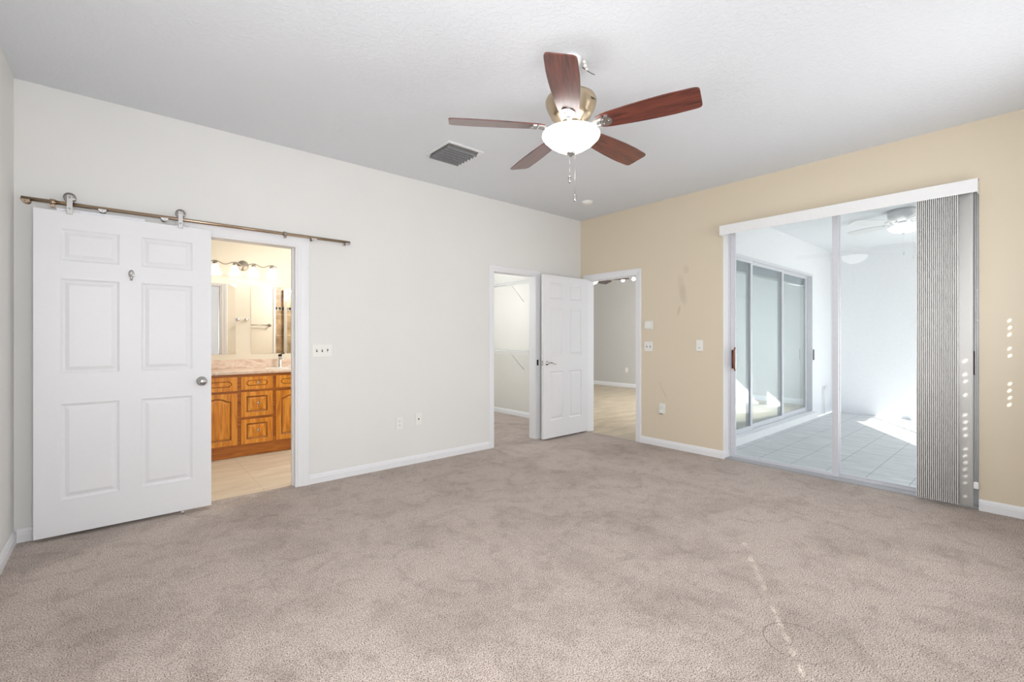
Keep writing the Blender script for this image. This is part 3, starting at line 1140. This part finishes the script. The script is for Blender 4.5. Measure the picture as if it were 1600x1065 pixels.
# ------------------------------------------------------------------ windows behind the camera, plus an added one in the left wall
HOLES = {0: [(0.153, (3, 4, 5, 6, 7, 9, 10, 11, 12, 14))],
         1: [(3.250, (0, 2, 3, 4, 5, 6, 7, 9, 10, 11, 12, 15, 17, 18, 20)), (3.664, (22, 21, 20, 18, 17, 13, 12, 11, 10))], 2: []}
PITCH = {0: (0.0468, -0.014), 1: (0.0495, 0.020), 2: (0.0475, 0.0)}
WINS = [((WIN[0][0] + WIN[0][1]) / 2, YD, 0.94, 0.0), ((WIN[1][0] + WIN[1][1]) / 2, YD, 0.94, 0.0), (XL, 0.65, 1.0, -PI / 2)]  # last entry is the window added to carry the left-wall fill
WLAB = ('closed white slatted blind on the window just behind the camera', 'closed white slatted blind on the window nearest the tan wall',
        'closed white slatted blind on the added window in the left wall')
for k, (wx, wy, ww, wr) in enumerate(WINS):
    wn_ = thing('window_%d' % (k + 1), 'unseen bedroom window behind a closed white blind', 'window', (wx, wy, WZ[0]), wr, kind='structure')
    w2 = ww / 2
    h_ = WZ[1] - WZ[0]
    b = new()
    for (x0, x1, z0, z1) in ((-w2, -w2 + 0.05, 0, h_), (w2 - 0.05, w2, 0, h_), (-w2 + 0.05, w2 - 0.05, 0, 0.05), (-w2 + 0.05, w2 - 0.05, h_ - 0.05, h_)):
        box(b, x0, x1, -0.11, -0.06, z0, z1)
    obj('window_frame', b, M['alu'], wn_)
    b = new(); rbox(b, -w2 - 0.02, w2 + 0.02, -0.055, 0.03, -0.025, 0.0, 0.003)
    obj('window_sill', b, M['trim'], wn_)
    b = new(); box(b, -w2 + 0.05, w2 - 0.05, -0.087, -0.083, 0.05, h_ - 0.05)
    obj('pane', b, M['glass'], wn_)
    off = Matrix.Rotation(wr, 3, 'Z') @ Vector((0, -0.02, 0))
    bl = thing('window_blind', WLAB[k], 'blind', (wx + off.x, wy + off.y, WZ[0]), wr, group='blinds behind the camera')
    b = new()
    pitch, ph = PITCH[k]
    nsl = int(h_ / pitch)
    for i in range(-1, nsl + 1):
        cuts = [hx - wx for (hx, idx) in HOLES[k] if i in idx]
        zb = max(i * pitch + ph + 0.001, 0.001)
        zt = min(i * pitch + ph + 0.053, h_ - 0.001)
        if zt - zb < 0.008:
            continue
        yo = 0.0 if i % 2 else 0.0025
        xa = -w2 + 0.004
        mid = i * pitch + ph + 0.0265
        hh = 0.0085 if k == 0 else 0.009
        for hx in cuts:
            box(b, xa, hx - 0.011, yo, yo + 0.0015, zb, zt)
            box(b, hx - 0.011, hx + 0.011, yo, yo + 0.0015, zb, mid - hh)
            box(b, hx - 0.011, hx + 0.011, yo, yo + 0.0015, mid + hh, zt)
            xa = hx + 0.011
        box(b, xa, w2 - 0.004, yo, yo + 0.0015, zb, zt)
    obj('slats', b, M['slat'], bl)
    b = new(); rbox(b, -w2 + 0.003, w2 - 0.003, -0.018, -0.002, h_ - 0.04, h_ - 0.001, 0.003)
    obj('headrail', b, M['slat'], bl)


# ------------------------------------------------------------------ ceiling fans
def blade_mesh(r0, r1, w0, w1, th=0.006):
    """blade along +x, rounded tip"""
    bm = new()
    up, lo = [], []
    n = 16
    pts = []
    L = r1 - r0
    for i in range(n + 1):
        s = i / n
        x = r0 + L * s
        w = w0 + (w1 - w0) * math.sin(min(1, s / 0.75) * PI / 2)
        if s > 0.75:
            w -= (s - 0.75) * w1 * 0.28
        if s < 0.08:
            w *= 0.72 + 0.28 * (s / 0.08)
        pts.append((x, w / 2))
    # round the tip corners
    tip = pts[-1]
    rc = 0.022
    pts[-1] = (tip[0] - rc, pts[-1][1])
    arc = [(tip[0] - rc + rc * math.sin(a), tip[1] - rc + rc * math.cos(a)) for a in (R(25), R(50), R(75), R(90))]
    top = pts + arc
    poly = top + [(x, -y) for x, y in reversed(top)]
    prism(bm, poly, -th / 2, th / 2, 'Z')
    return bm


def iron_mesh(r0, r1, z_in, bw=0.05):
    """blade arm: neck sweeping from the hub out to a rounded plate under the blade"""
    bm = new()
    pts = []
    rb = 0.038
    cx = r1 - rb
    ang = [R(a) for a in range(-120, 121, 15)]
    head = [(cx + rb * math.cos(a), rb * math.sin(a)) for a in ang]
    poly = [(r0 + 0.07, -0.013)] + head + [(r0 + 0.07, 0.013)]
    prism(bm, poly, -0.009, -0.003, 'Z')
    tube(bm, [(r0, 0, z_in), (r0 + 0.03, 0, z_in * 0.6 - 0.002), (r0 + 0.06, 0, -0.008), (r0 + 0.12, 0, -0.007)], 0.012, 10,
         [0.013, 0.012, 0.012, 0.011])
    for a, c in ((cx - 0.01, 0.017), (cx - 0.01, -0.017), (cx + 0.02, 0)):
        lathe(bm, [(0, 0), (0.005, 0), (0.003, -0.003), (0, -0.003)], 8, (a, c, -0.009))
    return bm


def fan(name, label, loc, zblade, R1, phase, n, mats, pitch, housing, bowl, rod, w0=0.105, w1=0.158, chains=True, canopy=None, ceil=H, iron_z=0.012, r0=0.155, text=False):
    """loc xy; everything in local z relative to blade plane"""
    f = thing(name, label, 'ceiling fan', (loc[0], loc[1], zblade))
    up = ceil - zblade
    b = new(); lathe(b, housing, 48)
    hs = obj('motor_housing', b, mats['metal'], f)
    if rod:
        b = new(); cyl(b, 0.0125, housing[-1][1] - 0.002, up - 0.05)
        obj('downrod', b, mats['metal'], f)
        b = new(); lathe(b, canopy or [(0.02, up - 0.065), (0.040, up - 0.055), (0.056, up - 0.03), (0.060, up - 0.008), (0.060, up)], 32)
        obj('canopy', b, mats['canopy'], f)
    # switch housing / light kit collar
    b = new(); lathe(b, [(0.06, -0.028), (0.085, -0.020), (0.088, -0.005), (0.07, 0.012), (0.05, 0.02)], 40)
    obj('light_collar', b, mats['arm'], f)
    for k in range(n):
        a = phase + 2 * PI * k / n
        ib = iron_mesh(0.055, r0 + 0.085, iron_z)
        arm = obj('blade_arm', ib, mats['arm'], f)
        arm.rotation_mode = 'XYZ'
        arm.rotation_euler = (0, 0, a)
        bb = blade_mesh(r0, R1, w0, w1)
        bmesh.ops.transform(bb, matrix=Matrix.Rotation(pitch, 4, 'X'), verts=bb.verts)
        bl = obj('blade', bb, mats['blade'], f)
        bl.rotation_euler = (0, 0, a)
        arm.data.transform(Matrix.Rotation(pitch * 0.9, 4, 'X'))
    b = new(); lathe(b, bowl, 48, cap=False)
    obj('glass_bowl', b, mats['bowl'], f)
    zb = bowl[-1][1]
    b = new(); lathe(b, [(0.0, zb - 0.020), (0.006, zb - 0.016), (0.009, zb - 0.010), (0.022, zb - 0.004), (0.027, zb + 0.006), (0.02, zb + 0.012), (0, zb + 0.012)], 24)
    obj('finial', b, mats['finial'], f)
    if chains:
        for (dx, dy, z1, z0) in chains:
            b = new()
            tube(b, [(dx, dy, z1), (dx, dy, z0)], 0.0013, 6)
            nb = int((z1 - z0) / 0.012)
            for i in range(nb):
                lathe(b, [(0, -0.002), (0.002, 0), (0, 0.002)], 6, (dx, dy, z0 + 0.006 + i * 0.012))
            ch = obj('pull_chain', b, mats['finial'], f)
            b = new(); lathe(b, [(0, 0), (0.005, -0.002), (0.0085, -0.010), (0.0085, -0.032), (0.005, -0.042), (0, -0.043)], 12, (dx, dy, z0))
            obj('fob', b, mats['finial'], ch)
    return f


FZ = 2.45
mainfan = fan('ceiling_fan', 'five-blade mahogany ceiling fan with glowing bowl light in the bedroom', (1.943, 1.747), FZ, 0.690, R(-69.9), 5,
              dict(metal=M['champagne'], arm=M['satin'], blade=M['mahogany'], bowl=M['bowl'], finial=M['satin'], canopy=M['white_metal']), R(-13),
              [(0.0, 0.012), (0.060, 0.014), (0.072, 0.030), (0.100, 0.050), (0.112, 0.062), (0.114, 0.066), (0.132, 0.100), (0.143, 0.128), (0.145, 0.150),
               (0.138, 0.166), (0.100, 0.176), (0.05, 0.180), (0.03, 0.20), (0.02, 0.21)],
              [(0.130, -0.025), (0.152, -0.028), (0.162, -0.036), (0.164, -0.046), (0.155, -0.062), (0.128, -0.088), (0.092, -0.112), (0.050, -0.134), (0.018, -0.144), (0.0, -0.146)],
              True, chains=[(-0.004, 0.006, -0.160, -0.270), (0.022, -0.010, -0.030, -0.375)])
# little script badge on the motor housing
b = new()
for i, seg in enumerate([[(0, 0.012), (0.004, -0.002), (0.008, 0.014), (0.004, 0.016)], [(0.010, 0.0), (0.015, 0.010), (0.017, 0.0), (0.021, 0.008)],
                         [(0.021, 0.008), (0.023, 0.0), (0.028, 0.008), (0.030, 0.0), (0.034, 0.007)]]):
    tube(b, [(x, 0, z) for x, z in seg], 0.0012, 6)
ang = R(-87)
bx = obj('badge_script', b, M['dark_metal'], mainfan)
bx.location = (0.1435 * math.cos(ang), 0.1435 * math.sin(ang), 0.118)
bx.rotation_euler = (R(-10), 0, ang + PI / 2)
# loose earth wire by the canopy
b = new(); tube(b, [(0.036, -0.054, 0.335), (0.055, -0.07, 0.318), (0.075, -0.088, 0.30), (0.088, -0.100, 0.293)], 0.0022, 6)
obj('wire', b, M['dark_metal'], mainfan)
b = new()
for k, (dx, dy, dz, r_) in enumerate(((0.050, -0.062, 0.345, 0.012), (0.056, -0.068, 0.325, 0.010), (0.044, -0.060, 0.366, 0.011))):
    lathe(b, [(0, -r_), (r_ * 0.75, -r_ * 0.6), (r_, 0), (r_ * 0.75, r_ * 0.6), (0, r_)], 12, (dx, dy, dz))
obj('hanger_ball', b, M['crystal'], mainfan)

fan('ceiling_fan', 'ceiling fan with dark blades seen through doorway in tan wall', (6.32, 5.25), 2.30, 0.69, R(-65), 5,
    dict(metal=M['dark_metal'], arm=M['dark_metal'], blade=M['dark_blade'], bowl=M['bowl_dim'], finial=M['dark_metal'], canopy=M['dark_metal']), R(-20),
    [(0.0, 0.012), (0.06, 0.014), (0.10, 0.03), (0.12, 0.06), (0.11, 0.12), (0.05, 0.14), (0.02, 0.15)],
    [(0.13, -0.025), (0.155, -0.03), (0.160, -0.045), (0.13, -0.08), (0.08, -0.10), (0.0, -0.11)], True, chains=[])
fan('ceiling_fan', 'white hugger ceiling fan with round light hanging on the patio', (7.40, 1.12), 2.69, 0.66, R(68), 5,
    dict(metal=M['white_blade'], arm=M['white_blade'], blade=M['white_blade'], bowl=M['bowl_dim'], finial=M['white_blade'], canopy=M['white_blade']), R(10),
    [(0.0, 0.012), (0.09, 0.012), (0.10, 0.03), (0.155, 0.06), (0.165, 0.10), (0.165, 0.154)],
    [(0.12, -0.046), (0.155, -0.050), (0.160, -0.060), (0.145, -0.084), (0.105, -0.110), (0.05, -0.124), (0.0, -0.128)], False,
    chains=[(0.01, 0.0, -0.13, -0.36), (0.03, -0.09, -0.05, -0.42)], iron_z=0.02)

# ------------------------------------------------------------------ ceiling vent and smoke detector
vt = thing('ceiling_vent', 'square white ceiling vent with louvers coloured in shaded grey', 'vent', (2.172, 3.285, H))
b = new()
S = 0.180
for (x0, x1, y0_, y1_) in ((-S, S, -S, -S + 0.03), (-S, S, S - 0.03, S), (-S, -S + 0.03, -S + 0.03, S - 0.03), (S - 0.03, S, -S + 0.03, S - 0.03)):
    rbox(b, x0, x1, y0_, y1_, -0.008, -0.0005, 0.002)
obj('frame', b, M['trim'], vt)
b = new(); box(b, -S + 0.03, S - 0.03, -S + 0.03, S - 0.03, -0.0025, -0.0008)
obj('shade_backing', b, M['vent_dark'], vt)
for k in range(7):
    y = -S + 0.052 + k * 0.046
    b = new()
    # curved louver blowing towards the back wall, hanging below the frame
    poly = [(y - 0.020, -0.004), (y - 0.006, -0.006), (y + 0.010, -0.018), (y + 0.018, -0.034), (y + 0.016, -0.034), (y + 0.008, -0.020), (y - 0.006, -0.0085), (y - 0.020, -0.0065)]
    prism(b, poly, -S + 0.032, S - 0.032, 'X')
    obj('louver', b, M['vent_grey'], vt)
sm = new()
lathe(sm, [(0.0, -0.036), (0.035, -0.035), (0.052, -0.028), (0.056, -0.018), (0.062, -0.016), (0.066, -0.008), (0.066, 0.0)], 36)
sm_o = obj('smoke_detector', sm, M['plastic'], None, (4.12, 3.455, H - 0.0002))
tag(sm_o, 'round white smoke detector on ceiling near the corner', 'smoke detector')


# ------------------------------------------------------------------ wall plates
def plate_obj(name, label, cat, w, h, origin, facing, build, th=0.006, r=0.002, group=None):
    """facing 'A' : on the back wall looking -y ; 'B' : on the tan wall looking -x"""
    t0 = thing(name, label, cat, origin, 0, group)
    if facing == 'B':
        t0.rotation_euler = (0, 0, -PI / 2)
    b = new(); rbox(b, -w / 2, w / 2, -th, -0.0003, -h / 2, h / 2, r)
    obj('plate', b, M['plastic'], t0)
    build(t0, th)
    return t0


def toggles(xs, up):
    def f(t0, th):
        for x, u in zip(xs, up):
            b = new(); box(b, x - 0.0055, x + 0.0055, -th - 0.0006, -th + 0.0005, -0.0125, 0.0125)
            obj('toggle_slot', b, M['slot'], t0)
            b = new(); s = 1 if u else -1
            prism(b, [(x - 0.0045, 0.004 * s), (x + 0.0045, 0.004 * s), (x + 0.0035, 0.011 * s), (x - 0.0035, 0.011 * s)], -th - 0.013, -th, 'Y')
            obj('toggle', b, M['plastic'], t0)
            for z in (-0.030, 0.030):
                pass
    return f


plate_obj('light_switch', 'white three-gang light switch beside the bathroom doorway', 'light switch', 0.164, 0.112, (1.333, YA, 1.146), 'A', toggles((-0.046, 0, 0.046), (1, 1, 0)))
plate_obj('light_switch', 'white double toggle switch under the thermostat box beside doorway', 'light switch', 0.112, 0.112, (XB, 3.043, 1.156), 'B', toggles((-0.023, 0.023), (1, 1)))


def rocker(t0, th):
    b = new(); rbox(b, -0.0165, 0.0165, -th - 0.003, -th + 0.001, -0.033, 0.033, 0.0015)
    obj('rocker', b, M['plastic'], t0)
    b = new(); rbox(b, -0.014, 0.014, -th - 0.004, -th - 0.0025, -0.030, -0.026, 0.0005)
    obj('indicator', b, M['slot'], t0)


plate_obj('light_switch', 'white single rocker switch on tan wall left of sliding door', 'light switch', 0.076, 0.118, (XB, 2.415, 1.175), 'B', rocker)


def outlet(t0, th):
    for z in (-0.020, 0.020):
        b = new()
        rr = 0.0165
        poly = [(rr * math.cos(a), z + 0.0135 * max(-1, min(1, 1.25 * math.sin(a)))) for a in [2 * PI * k / 20 for k in range(20)]]
        prism(b, poly, -th - 0.002, -th + 0.001, 'Y')
        rc = obj('receptacle', b, M['plastic'], t0)
        b = new()
        for x in (-0.0065, 0.0065):
            box(b, x - 0.0012, x + 0.0012, -th - 0.0026, -th - 0.0018, z - 0.001, z + 0.007)
        cyl(b, 0.0023, 0.0018 + th, 0.0026 + th, (0, 0, z - 0.006), '-Y', 10)
        obj('slots', b, M['slot'], rc)


plate_obj('wall_outlet', 'white duplex outlet low on off-white wall, left of cable plate', 'outlet', 0.072, 0.116, (2.066, YA, 0.421), 'A', outlet)
plate_obj('wall_outlet', 'outlet on grey wall of far room beyond doorway', 'outlet', 0.072, 0.116, (9.757, 6.883, 0.44), 'B', outlet)


def coax(t0, th):
    b = new(); cyl(b, 0.0075, th, th + 0.003, (0, 0, 0), '-Y', 6); cyl(b, 0.0045, th + 0.003, th + 0.012, (0, 0, 0), '-Y', 12)
    obj('coax_jack', b, M['dark_metal'], t0)


plate_obj('cable_plate', 'small white cable jack plate low on off-white wall', 'wall plate', 0.072, 0.116, (2.275, YA, 0.440), 'A', coax)


def plugin(t0, th):
    outlet(t0, th)
    b = new(); rbox(b, -0.026, 0.026, -th - 0.034, -th - 0.0028, -0.052, 0.0, 0.006, 3)
    a = obj('plug_in_unit', b, M['plastic'], t0)
    b = new()
    for x in (-0.012, 0.012):
        box(b, x - 0.006, x + 0.006, -th - 0.030, -th - 0.012, -0.058, -0.0515)
    obj('vent_slot', b, M['slot'], a)


plate_obj('wall_outlet', 'outlet with small plug-in unit low on the tan wall', 'outlet', 0.074, 0.122, (XB, 2.862, 0.437), 'B', plugin)


def thermo(t0, th):
    b = new(); rbox(b, -0.045, 0.045, -th - 0.022, -th + 0.001, -0.040, 0.044, 0.008, 3)
    obj('cover', b, M['plastic'], t0)


plate_obj('thermostat_box', 'rounded white control box on tan wall above double switch', 'thermostat', 0.108, 0.104, (XB, 3.037, 1.407), 'B', thermo, th=0.010, r=0.004)

# ------------------------------------------------------------------ bathroom
VY = 5.516
VX0, VX1 = 0.20, 2.05
van = thing('bathroom_vanity', 'honey oak bathroom vanity with panelled doors and drawers', 'vanity', (0, VY, 0))
b = new()
box(b, VX0, VX1, 0.0, 0.55, 0.105, 0.872)
box(b, VX0, VX1, 0.012, 0.55, 0.0, 0.105)
obj('body', b, M['oak_frame_shaded'], van)
W_STEPS = [(0.003, 0.002, 1), (0.010, 0.007, 1), (0.016, 0.007, 1), (0.034, 0.001, 0)]
OAKS = [M['oak'], M['oak_groove']]


def arch_loop(x0, x1, z0, z1, rise=0.035, n=14):
    """cathedral panel loop CCW"""
    L = [(x0, z0), (x1, z0), (x1, z1 - rise)]
    w = x1 - x0
    for i in range(1, n):
        s = i / n
        x = x1 - w * s
        k = max(0.0, math.sin(PI * (s - 0.12) / 0.76)) if 0.12 < s < 0.88 else 0
        L.append((x, z1 - rise + rise * (k ** 0.8)))
    L.append((x0, z1 - rise))
    return L


def oct_loop(x0, x1, z0, z1, c=0.022):
    return [(x0 + c, z0), (x1 - c, z0), (x1, (z0 + z1) / 2 - 0.006), (x1, (z0 + z1) / 2 + 0.006), (x1 - c, z1), (x0 + c, z1), (x0, (z0 + z1) / 2 + 0.006), (x0, (z0 + z1) / 2 - 0.006)]


def front(name, x0, x1, z0, z1, kind, knob=None):
    w, h = x1 - x0, z1 - z0
    if kind == 'arch':
        L = arch_loop(0.052, w - 0.052, 0.055, h - 0.045)
        st = W_STEPS
    elif kind == 'square':
        L = loop_rect(0.050, w - 0.050, 0.045, h - 0.045)
        st = W_STEPS
    else:
        L = oct_loop(0.048, w - 0.048, h / 2 - 0.030, h / 2 + 0.030)
        st = [(0.003, 0.005, 1), (0.007, 0.005, 1), (0.011, 0.001, 0)]
    bm = panel_slab(w, h, 0.019, [L], st, both=False)
    o = obj(name, bm, OAKS, van, (x0, -0.0192, z0))
    if knob:
        b = new()
        lathe(b, [(0, 0), (0.009, 0), (0.006, 0.006), (0.006, 0.012), (0.013, 0.018), (0.0145, 0.024), (0.010, 0.029), (0, 0.031)], 20, (knob[0] - x0, 0.0, knob[1] - z0), '-Y')
        obj('knob', b, M['satin'], o)
    return o


front('drawer', 0.96, 1.262, 0.708, 0.842, 'oct', (1.117, 0.778))
front('drawer', 0.96, 1.262, 0.420, 0.682, 'square', (1.117, 0.560))
front('drawer', 0.96, 1.262, 0.133, 0.392, 'square', (1.117, 0.270))
front('door', 0.560, 0.925, 0.133, 0.675, 'arch', (0.60, 0.60))
front('drawer_front', 0.560, 0.925, 0.700, 0.845, 'oct')
front('door', 1.296, 1.660, 0.133, 0.675, 'arch', (1.62, 0.60))
front('drawer_front', 1.296, 1.660, 0.708, 0.842, 'oct')
b = new(); rbox(b, VX0 - 0.01, VX1 + 0.01, VY - 0.030, 6.07, 0.8725, 0.905, 0.006, 3)
rbox(b, VX0 - 0.01, VX1 + 0.01, 6.048, 6.0695, 0.905, 1.005, 0.003)
tag(obj('countertop', b, M['counter']), 'beige cultured marble countertop with backsplash on oak vanity', 'countertop')
# sink rim and faucet
b = new(); lathe(b, [(0.205, -0.02), (0.21, 0.0), (0.222, 0.004), (0.228, 0.0), (0.20, -0.001)], 40, cap=False)
bmesh.ops.scale(b, vec=(1.15, 0.85, 1), verts=b.verts)
lathe(b, [(0.19, 0.0005), (0.15, 0.001), (0, 0.0008)], 32, cap=False)
tag(obj('sink', b, M['porcelain'], None, (1.50, 5.77, 0.9055)), 'oval white sink set in the vanity countertop', 'sink')
fc = thing('faucet', 'chrome single-handle faucet standing on the vanity countertop', 'faucet', (1.455, 5.985, 0.905))
b = new(); lathe(b, [(0.028, 0), (0.028, 0.006), (0.021, 0.010), (0.020, 0.125), (0.018, 0.13)], 24)
tube(b, [(0, 0, 0.10), (0, -0.05, 0.115), (0, -0.10, 0.11), (0, -0.125, 0.095)], 0.011, 12)
obj('spout', b, M['chrome'], fc)
b = new(); lathe(b, [(0.021, 0.131), (0.021, 0.150), (0.0, 0.155)], 20); tube(b, [(0, 0, 0.15), (0.02, -0.03, 0.163), (0.03, -0.07, 0.168)], 0.006, 8)
obj('lever', b, M['dark_metal'], fc)
# mirrors
for (x0, x1, lab) in ((0.42, 1.005, 'left frameless bathroom mirror reflecting the bedroom doorway'), (1.160, 1.90, 'right frameless bathroom mirror reflecting the towel bar and shower')):
    mt = thing('wall_mirror', lab, 'mirror', ((x0 + x1) / 2, 6.07, 1.07))
    b = new(); box(b, -(x1 - x0) / 2, (x1 - x0) / 2, -0.006, -0.0005, 0, 0.805)
    obj('mirror_glass', b, M['mirror'], mt)
for x, lab in ((1.026, 'left round chrome wall hook between the bathroom mirrors'), (1.113, 'right round chrome wall hook between the bathroom mirrors')):
    b = new()
    lathe(b, [(0, 0), (0.021, 0), (0.022, 0.005), (0.014, 0.009), (0.012, 0.026), (0.019, 0.032), (0.019, 0.040), (0, 0.044)], 24, (0, 0, 0), '-Y')
    tag(obj('wall_hook', b, M['chrome'], None, (x, 6.0695, 1.468)), lab, 'hook')
# vanity light
vl = thing('vanity_light', 'four-shade wavy nickel vanity light above the bathroom mirrors', 'wall light', (1.078, 6.07, 2.09))
b = new(); lathe(b, [(0, 0), (0.058, 0), (0.060, 0.008), (0.052, 0.018), (0.030, 0.026), (0.018, 0.034), (0, 0.036)], 32, (0, -0.0003, 0.005), '-Y')
cyl(b, 0.010, 0.02, 0.085, (0, 0, 0.0), '-Y', 12)
obj('backplate', b, M['nickel'], vl)
b = new()
pts = []
for i in range(61):
    x = -0.345 + 0.69 * i / 60
    pts.append((x, -0.085, 0.012 + 0.016 * math.cos(2 * PI * (abs(x) - 0.095) / 0.19)))
tube(b, pts, 0.0055, 10)
obj('wavy_bar', b, M['nickel'], vl)
for x in (-0.285, -0.095, 0.095, 0.285):
    b = new()
    lathe(b, [(0.0, 0.0), (0.018, -0.002), (0.022, -0.014), (0.024, -0.030), (0, -0.030)], 20, (x, -0.085, 0.020))
    tube(b, [(x, -0.085, 0.022), (x + 0.012, -0.085, 0.032), (x + 0.022, -0.085, 0.022), (x + 0.016, -0.085, 0.010)], 0.004, 8)
    a_ = obj('socket_arm', b, M['nickel'], vl)
    b = new()
    lathe(b, [(0.024, -0.012), (0.030, -0.024), (0.040, -0.050), (0.050, -0.080), (0.060, -0.112), (0.064, -0.128), (0.061, -0.128), (0.048, -0.085), (0.030, -0.03), (0.022, -0.016)],
          28, (x, -0.085, 0.0), cap=False)
    obj('bell_shade', b, M['shade'], a_)
# towel bar, shower corner seen in the mirrors
tb = thing('towel_bar', 'nickel towel bar on the bathroom wall seen in the mirror', 'towel bar', (1.56, YA + WT + 0.006, 1.455))
b = new(); cyl(b, 0.008, -0.21, 0.21, (0, 0.065, 0), 'X', 14)
obj('bar', b, M['nickel'], tb)
for x in (-0.21, 0.21):
    b = new(); lathe(b, [(0, 0), (0.026, 0), (0.026, 0.006), (0.012, 0.012), (0.010, 0.06), (0.016, 0.066), (0.014, 0.078), (0, 0.08)], 20, (x, 0.0003, 0), 'Y')
    obj('post', b, M['nickel'], tb)
b = new(); box(b, 1.853, 2.9, YA + WT + 0.006, YA + WT + 0.016, 0, H)
struct('wall_shower', b, M['shower_tile'])
b = new(); box(b, 1.853, 2.9, YA + WT + 0.016, YA + WT + 0.019, 1.69, 1.745)
struct('trim_5', b, M['accent'])
b = new(); box(b, 1.828, 1.853, YA + WT + 0.006, YA + WT + 0.022, 0, H)
struct('trim_4', b, M['trim'])
sh = thing('shower_screen', 'chrome framed green glass shower screen seen in the mirror', 'shower screen', (1.96, 4.25, 0))
b = new(); rbox(b, 0.0, 0.050, 0.0, 0.04, 0, 2.02, 0.004); rbox(b, 0.05, 0.92, 0.0, 0.03, 1.98, 2.02, 0.003); rbox(b, 0.05, 0.92, 0.0, 0.03, 0.0, 0.04, 0.003)
obj('frame', b, M['chrome'], sh)
b = new(); box(b, 0.13, 0.92, 0.010, 0.018, 0.04, 1.98)
obj('pane', b, M['shower_glass'], sh)


# ------------------------------------------------------------------ closet wire shelves
def shelf(z, label):
    s = thing('wire_shelf', label, 'shelf', (4.86, 5.75, z))
    b = new()
    ya, yb = -1.50, 1.44
    n = int((yb - ya) / 0.0254)
    for i in range(n + 1):
        y = ya + i * 0.0254
        tube(b, [(-0.002, y, 0), (-0.300, y, 0), (-0.305, y, -0.035)], 0.0015, 4)
    for x, zz in ((-0.004, -0.003), (-0.15, -0.003), (-0.300, 0.0), (-0.305, -0.038)):
        tube(b, [(x, ya, zz), (x, yb, zz)], 0.0032, 6)
    o = obj('wire_deck', b, M['white_metal'], s)
    for y in (-0.79, -0.38, 0.42):
        b = new()
        tube(b, [(-0.290, y, -0.012), (-0.262, y, -0.045), (-0.002, y, -0.30)], 0.005, 8)
        rbox(b, -0.006, 0.0, y - 0.010, y + 0.010, -0.325, -0.285, 0.002)
        obj('brace', b, M['white_metal'], s)
    return s


shelf(2.125, 'upper white wire shelf on the closet wall')
shelf(1.052, 'lower white wire shelf on the closet wall')

# ------------------------------------------------------------------ living room: spot track
tk = thing('track_light', 'short track of white round bulbs in far room beyond doorway', 'track light', (8.90, 6.25, H))
b = new(); rbox(b, -0.02, 0.02, -0.5, 0.5, -0.02, -0.0003, 0.004)
obj('track', b, M['white_metal'], tk)
for y in (0.13, -0.16):
    b = new(); cyl(b, 0.007, -0.15, -0.018, (0, y, 0), 'Z', 10)
    lathe(b, [(0.012, -0.19), (0.030, -0.18), (0.030, -0.155), (0.010, -0.145)], 16, (0, y, 0))
    s_ = obj('spot_head', b, M['white_metal'], tk)
    b = new(); lathe(b, [(0, -0.285), (0.025, -0.278), (0.042, -0.255), (0.042, -0.235), (0.025, -0.200), (0.01, -0.185)], 20, (0, y, 0))
    obj('bulb', b, M['bulb'], s_)
# valance inside the living room sliders
b = new(); rbox(b, 5.05, 9.10, YP + 0.125, YP + 0.22, 2.16, 2.33, 0.002)
tag(obj('blind_valance', b, M['valance']), 'long white valance inside the three-panel patio slider', 'valance')

# ------------------------------------------------------------------ patio slider
ps = thing('door_3', 'three-panel sliding glass door on the patio', 'door', (0, YP, 0), kind='structure')
b = new()
box(b, PS[0], PS[1], 0.0, 0.12, 2.30, 2.34)
box(b, PS[0], PS[0] + 0.03, 0.0, 0.12, 0.0, 2.30)
box(b, PS[1] - 0.03, PS[1], 0.0, 0.12, 0.0, 2.30)
box(b, PS[0] + 0.03, PS[1] - 0.03, 0.0, 0.12, 0.0, 0.015)
obj('frame', b, M['alu'], ps)


def slide_panel_x(name, xa, xb, y, z0, z1, st=0.06):
    bm = new(); th = 0.03
    box(bm, xa, xa + st, y, y + th, z0, z1)
    box(bm, xb - st, xb, y, y + th, z0, z1)
    box(bm, xa + st, xb - st, y, y + th, z0, z0 + 0.055)
    box(bm, xa + st, xb - st, y, y + th, z1 - 0.04, z1)
    o = obj(name, bm, M['alu'], ps)
    g = new(); box(g, xa + st + 0.001, xb - st - 0.001, y + 0.013, y + 0.017, z0 + 0.056, z1 - 0.041)
    obj('pane', g, M['patio_glass'], o)
    return o


slide_panel_x('sliding_panel', 5.23, 6.50, 0.010, 0.016, 2.30)
slide_panel_x('sliding_panel', 6.44, 7.74, 0.043, 0.016, 2.30)
lp = slide_panel_x('fixed_panel', 7.68, 8.92, 0.078, 0.016, 2.30)
b = new(); rbox(b, 8.958, 8.972, -0.020, -0.001, 0.88, 1.06, 0.003)
obj('handle', b, M['vent_grey'], ps)
b = new(); box(b, XBO + 0.086, 9.02, YP - 0.06, YP, -0.10, -0.004); box(b, XBO + 0.086, 9.0, YP - 0.03, YP, -0.004, 0.0)
struct('trim_6', b, M['sill_white'])
b = new()
tube(b, [(9.66, YP - 0.03, 0.37), (9.50, YP - 0.03, 0.375), (9.47, YP - 0.03, 0.35), (9.47, YP - 0.03, -0.098)], 0.011, 10)
cyl(b, 0.02, 0.0, 0.045, (9.66, YP - 0.045, 0.37), 'Y', 12)
tag(obj('hose_pipe', b, M['white_metal']), 'thin white pipe in the corner of the patio wall', 'pipe')
